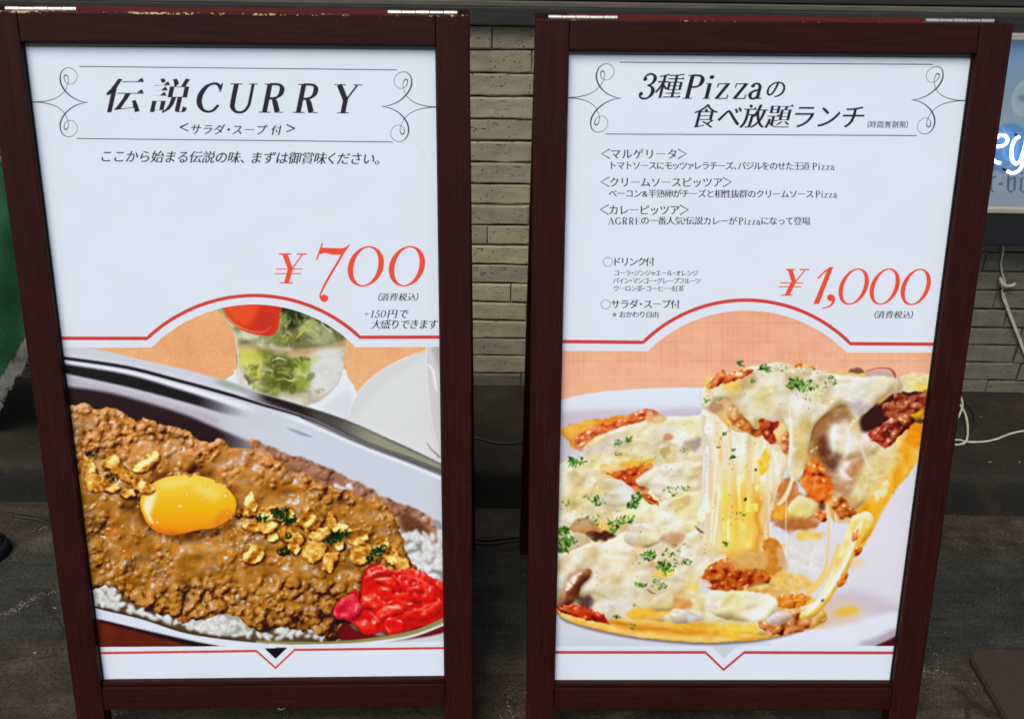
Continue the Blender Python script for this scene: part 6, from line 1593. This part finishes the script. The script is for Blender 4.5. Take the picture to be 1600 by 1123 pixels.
tube_mesh('cord', [rel(wallp(*p), cd) for p in pts], .0022, 8, cd, M_cord)
tube_mesh('cord', [rel(wallp(x+2.6, y), cd) for x, y in pts[5:]], .0020, 8, cd, M_cord)
clip = empty('cable_tie', wallp(1568, 443)); tag(clip, 'cream plastic tie holding the power cord to the brick wall', 'cable tie')
M_tie = mat_plain('cream_plastic', (.42, .40, .33), .5)
for (a, b_) in (((-.012, .0, .014), (-.004, -.006, -.006)), ((.004, -.006, -.004), (.024, -.004, .002)), ((-.012, -.004, .006), (.004, -.010, -.003))):
    tube_mesh('tie_loop', [a, ((a[0]+b_[0])/2, -.010, (a[2]+b_[2])/2), b_], .0042, 8, clip, M_tie, sm=4)
tube_mesh('nail', [(-.001, .008, -.012), (-.001, -.008, -.030)], .002, 6, clip, M_black, sm=0)

def stepp(px, py, z=STEP_H+.0025):   # a traced point laid on the step tread (x, y in metres)
    d = Vector(((px-800)/1450, (py-561.5)/1450, 1)); w = Vector((r2*d.x+d2*d.y+fw*d.z)); t = (z-1.22)/w.z
    return (w.x*t, w.y*t, z)
c2 = empty('floor_cord', stepp(1500, 690)); tag(c2, 'cream twin cord looped on the step beside the right board', 'cord')
def cords(root, name, P, r, mat, dz=()):
    Q = []
    for i, p in enumerate(P):
        q = stepp(*p[:2], STEP_H+.0025+(p[2] if len(p) > 2 else 0)); Q.append(rel(q, root))
    return tube_mesh(name, Q, r, 8, root, mat)
cords(c2, 'cord', [(1610, 671), (1580, 677), (1556, 686), (1534, 690), (1512, 690), (1498, 687, .002), (1482, 688, .004), (1470, 690)], .0024, M_cord)
cords(c2, 'cord', [(1470, 693), (1486, 694), (1500, 694), (1510, 688, .004), (1512, 668, .008), (1508, 646, .014), (1498, 630, .014), (1486, 618, .010), (1478, 612)], .0026, M_cord)
cords(c2, 'cord', [(1470, 668), (1486, 662, .006), (1498, 650, .012), (1504, 632, .016), (1500, 618, .016)], .0026, M_cord)
c3 = empty('black_cord', stepp(1520, 660)); tag(c3, 'loose black cord curving on the step behind the cream cord loop', 'cord')
cords(c3, 'cord', [(1478, 700), (1496, 692), (1512, 680), (1522, 664), (1520, 645), (1508, 630), (1494, 620), (1480, 614)], .0022, M_dcord)
c4 = empty('step_cord', stepp(780, 690)); tag(c4, 'thin black cord lying across the step between the two boards', 'cord')
cords(c4, 'cord', [(640, 668), (700, 676), (745, 684), (780, 692), (815, 691), (860, 684), (930, 688)], .0028, M_dcord)
c5 = empty('ground_cord', (0, 1.55, 0)); tag(c5, 'pair of black cords on the ground behind the boards', 'cord')
for dy in (0, 6):
    tube_mesh('cord', [rel(stepp(px, py+dy, .003), c5) for px, py in ((20, 800), (62, 806), (84, 814), (120, 822), (300, 838), (560, 836), (700, 838), (760, 843), (800, 839), (860, 836), (1000, 840), (1200, 850))], .0024, 8, c5, M_dcord)
# doormat at the lower right
M_mat = NB('brown_mat'); o_ = M_mat.coord('Object'); n_ = M_mat.noise(o_, 300, 4, .7); n2_ = M_mat.noise(o_, 8, 4); M_mat.col(M_mat.mix(n2_, M_mat.ramp(n_, [(.3, (.022, .0125, .006)), (.7, (.044, .026, .0125))]), (.034, .020, .0095))); M_mat.val('Roughness', .85); M_mat.bump(n_, .002, .8); M_mat = M_mat.m
bm = bmesh.new(); x0, y1, x1, y0, r = .815, 1.238, 1.45, .80, .03
out = [(x0+r*(1-math.sin(a)), y1-r*(1-math.cos(a))) for a in [math.pi/2*k/8 for k in range(8, -1, -1)]]+[(x1, y1), (x1, y0), (x0, y0)]
vs = [bm.verts.new((x-1, y-1, .0)) for x, y in out]; f = bm.faces.new(vs[::-1]); rr = bmesh.ops.extrude_face_region(bm, geom=[f])
for v_ in rr['geom']:
    if isinstance(v_, bmesh.types.BMVert): v_.co.z = .012
bmesh.ops.recalc_face_normals(bm, faces=bm.faces[:])
bmesh.ops.bevel(bm, geom=[e for e in bm.edges if all(v_.co.z > .01 for v_ in e.verts)], offset=.003, segments=2, affect='EDGES')
dm = from_bm('door_mat', bm, None, M_mat); dm.location = (1, 1, 0.0015); tag(dm, 'flat brown mat with a rounded corner on the ground at the lower right', 'mat')
# dark foot of the banner stand at the left edge
bm = bmesh.new(); bmesh.ops.create_cone(bm, cap_ends=True, segments=32, radius1=.046, radius2=.040, depth=.03); bmesh.ops.bevel(bm, geom=[e for e in bm.edges if all(v_.co.z > 0 for v_ in e.verts)], offset=.008, segments=3, affect='EDGES')
ft = from_bm('base_weight', bm, None, mat_plain('black_rubber', (.006, .007, .007), .7, .3), True); ft.location = (-1.052, 1.475, .015); tag(ft, 'round black rubber weight on the ground at the left edge', 'weight')
# litter
M_grit = NB('pale_grit'); oi = M_grit.n('ShaderNodeTexCoord'); n_ = M_grit.noise(None, 40, 2); M_grit.col(M_grit.ramp(n_, [(.3, (.10, .08, .05)), (.7, (.30, .25, .17))])); M_grit.val('Roughness', .8); M_grit = M_grit.m
rg_ = random.Random(11); bm = bmesh.new()
def bit(x, y, s, z=0.):
    q = bmesh.ops.create_icosphere(bm, subdivisions=1, radius=1)
    M_ = Matrix.Translation((x, y, z+s*.35)) @ Matrix.Rotation(rg_.uniform(0, 6.28), 4, 'Z') @ Matrix.Diagonal((s*rg_.uniform(.8, 2.6), s*rg_.uniform(.5, 1), s*.4, 1))
    for v_ in q['verts']: v_.co = M_ @ (v_.co*rg_.uniform(.8, 1.2))
def trail(P, n, spread, s0, s1):
    for i in range(n):
        t = rg_.random()*(len(P)-1); k = int(t); a, b_ = P[k], P[min(k+1, len(P)-1)]; f_ = t-k
        px = a[0]+(b_[0]-a[0])*f_+rg_.gauss(0, spread); py = a[1]+(b_[1]-a[1])*f_+rg_.gauss(0, spread*.6)
        p = stepp(px, py, 0); bit(p[0], p[1], rg_.uniform(s0, s1))
trail([(0, 962), (30, 950), (60, 930), (100, 920)], 150, 4, .0005, .0012)
trail([(0, 840), (40, 832), (70, 826)], 50, 4, .0004, .0009)
trail([(60, 826), (76, 824)], 12, 2, .0006, .0012)
trail([(1428, 1064), (1440, 1048), (1450, 1050), (1462, 1052), (1520, 1072)], 90, 7, .0005, .0013)
trail([(1450, 1000), (1465, 1030), (1462, 1055)], 40, 4, .0004, .0010)
trail([(795, 1070), (800, 1090), (790, 1123)], 60, 7, .0004, .0011)
trail([(180, 1118), (210, 1108), (600, 1112)], 30, 14, .0004, .0009)
for i in range(900):
    p = (rg_.uniform(-1.3, 1.3), rg_.uniform(.75, 1.64)); bit(p[0], p[1], rg_.uniform(.0003, .0010))
for i in range(160):
    p = (rg_.uniform(-1.3, 1.4), rg_.uniform(1.67, 2.0)); bit(p[0], p[1], rg_.uniform(.0004, .0011), STEP_H)
for px, py, s in ((1533, 651, .0022), (1547, 722, .003), (1567, 646, .0016), (1500, 858, .0018), (822, 1082, .0028), (86, 950, .003), (55, 1020, .003), (1593, 722, .002), (1410, 870, .0016)):
    on = py < 740; p = stepp(px, py, STEP_H if on else 0); bit(p[0], p[1], s, STEP_H if on else 0)
gr = from_bm('grit', bm, None, M_grit); tag(gr, 'pale crumbs and grit scattered over the paving', 'litter', kind='stuff')
# ring pull and a dark leaf
p = stepp(440, 1104, .001); ring_ = tube_mesh('wire_ring', [(math.cos(a)*.0058, math.sin(a)*.005, 0) for a in [2.2*math.pi*k/14/1.25+.5 for k in range(15)]], .0011, 6, None, M_tie, sm=3)
ring_.location = (p[0], p[1], .0012); tag(ring_, 'small pale open plastic ring on the ground below the curry board', 'ring')
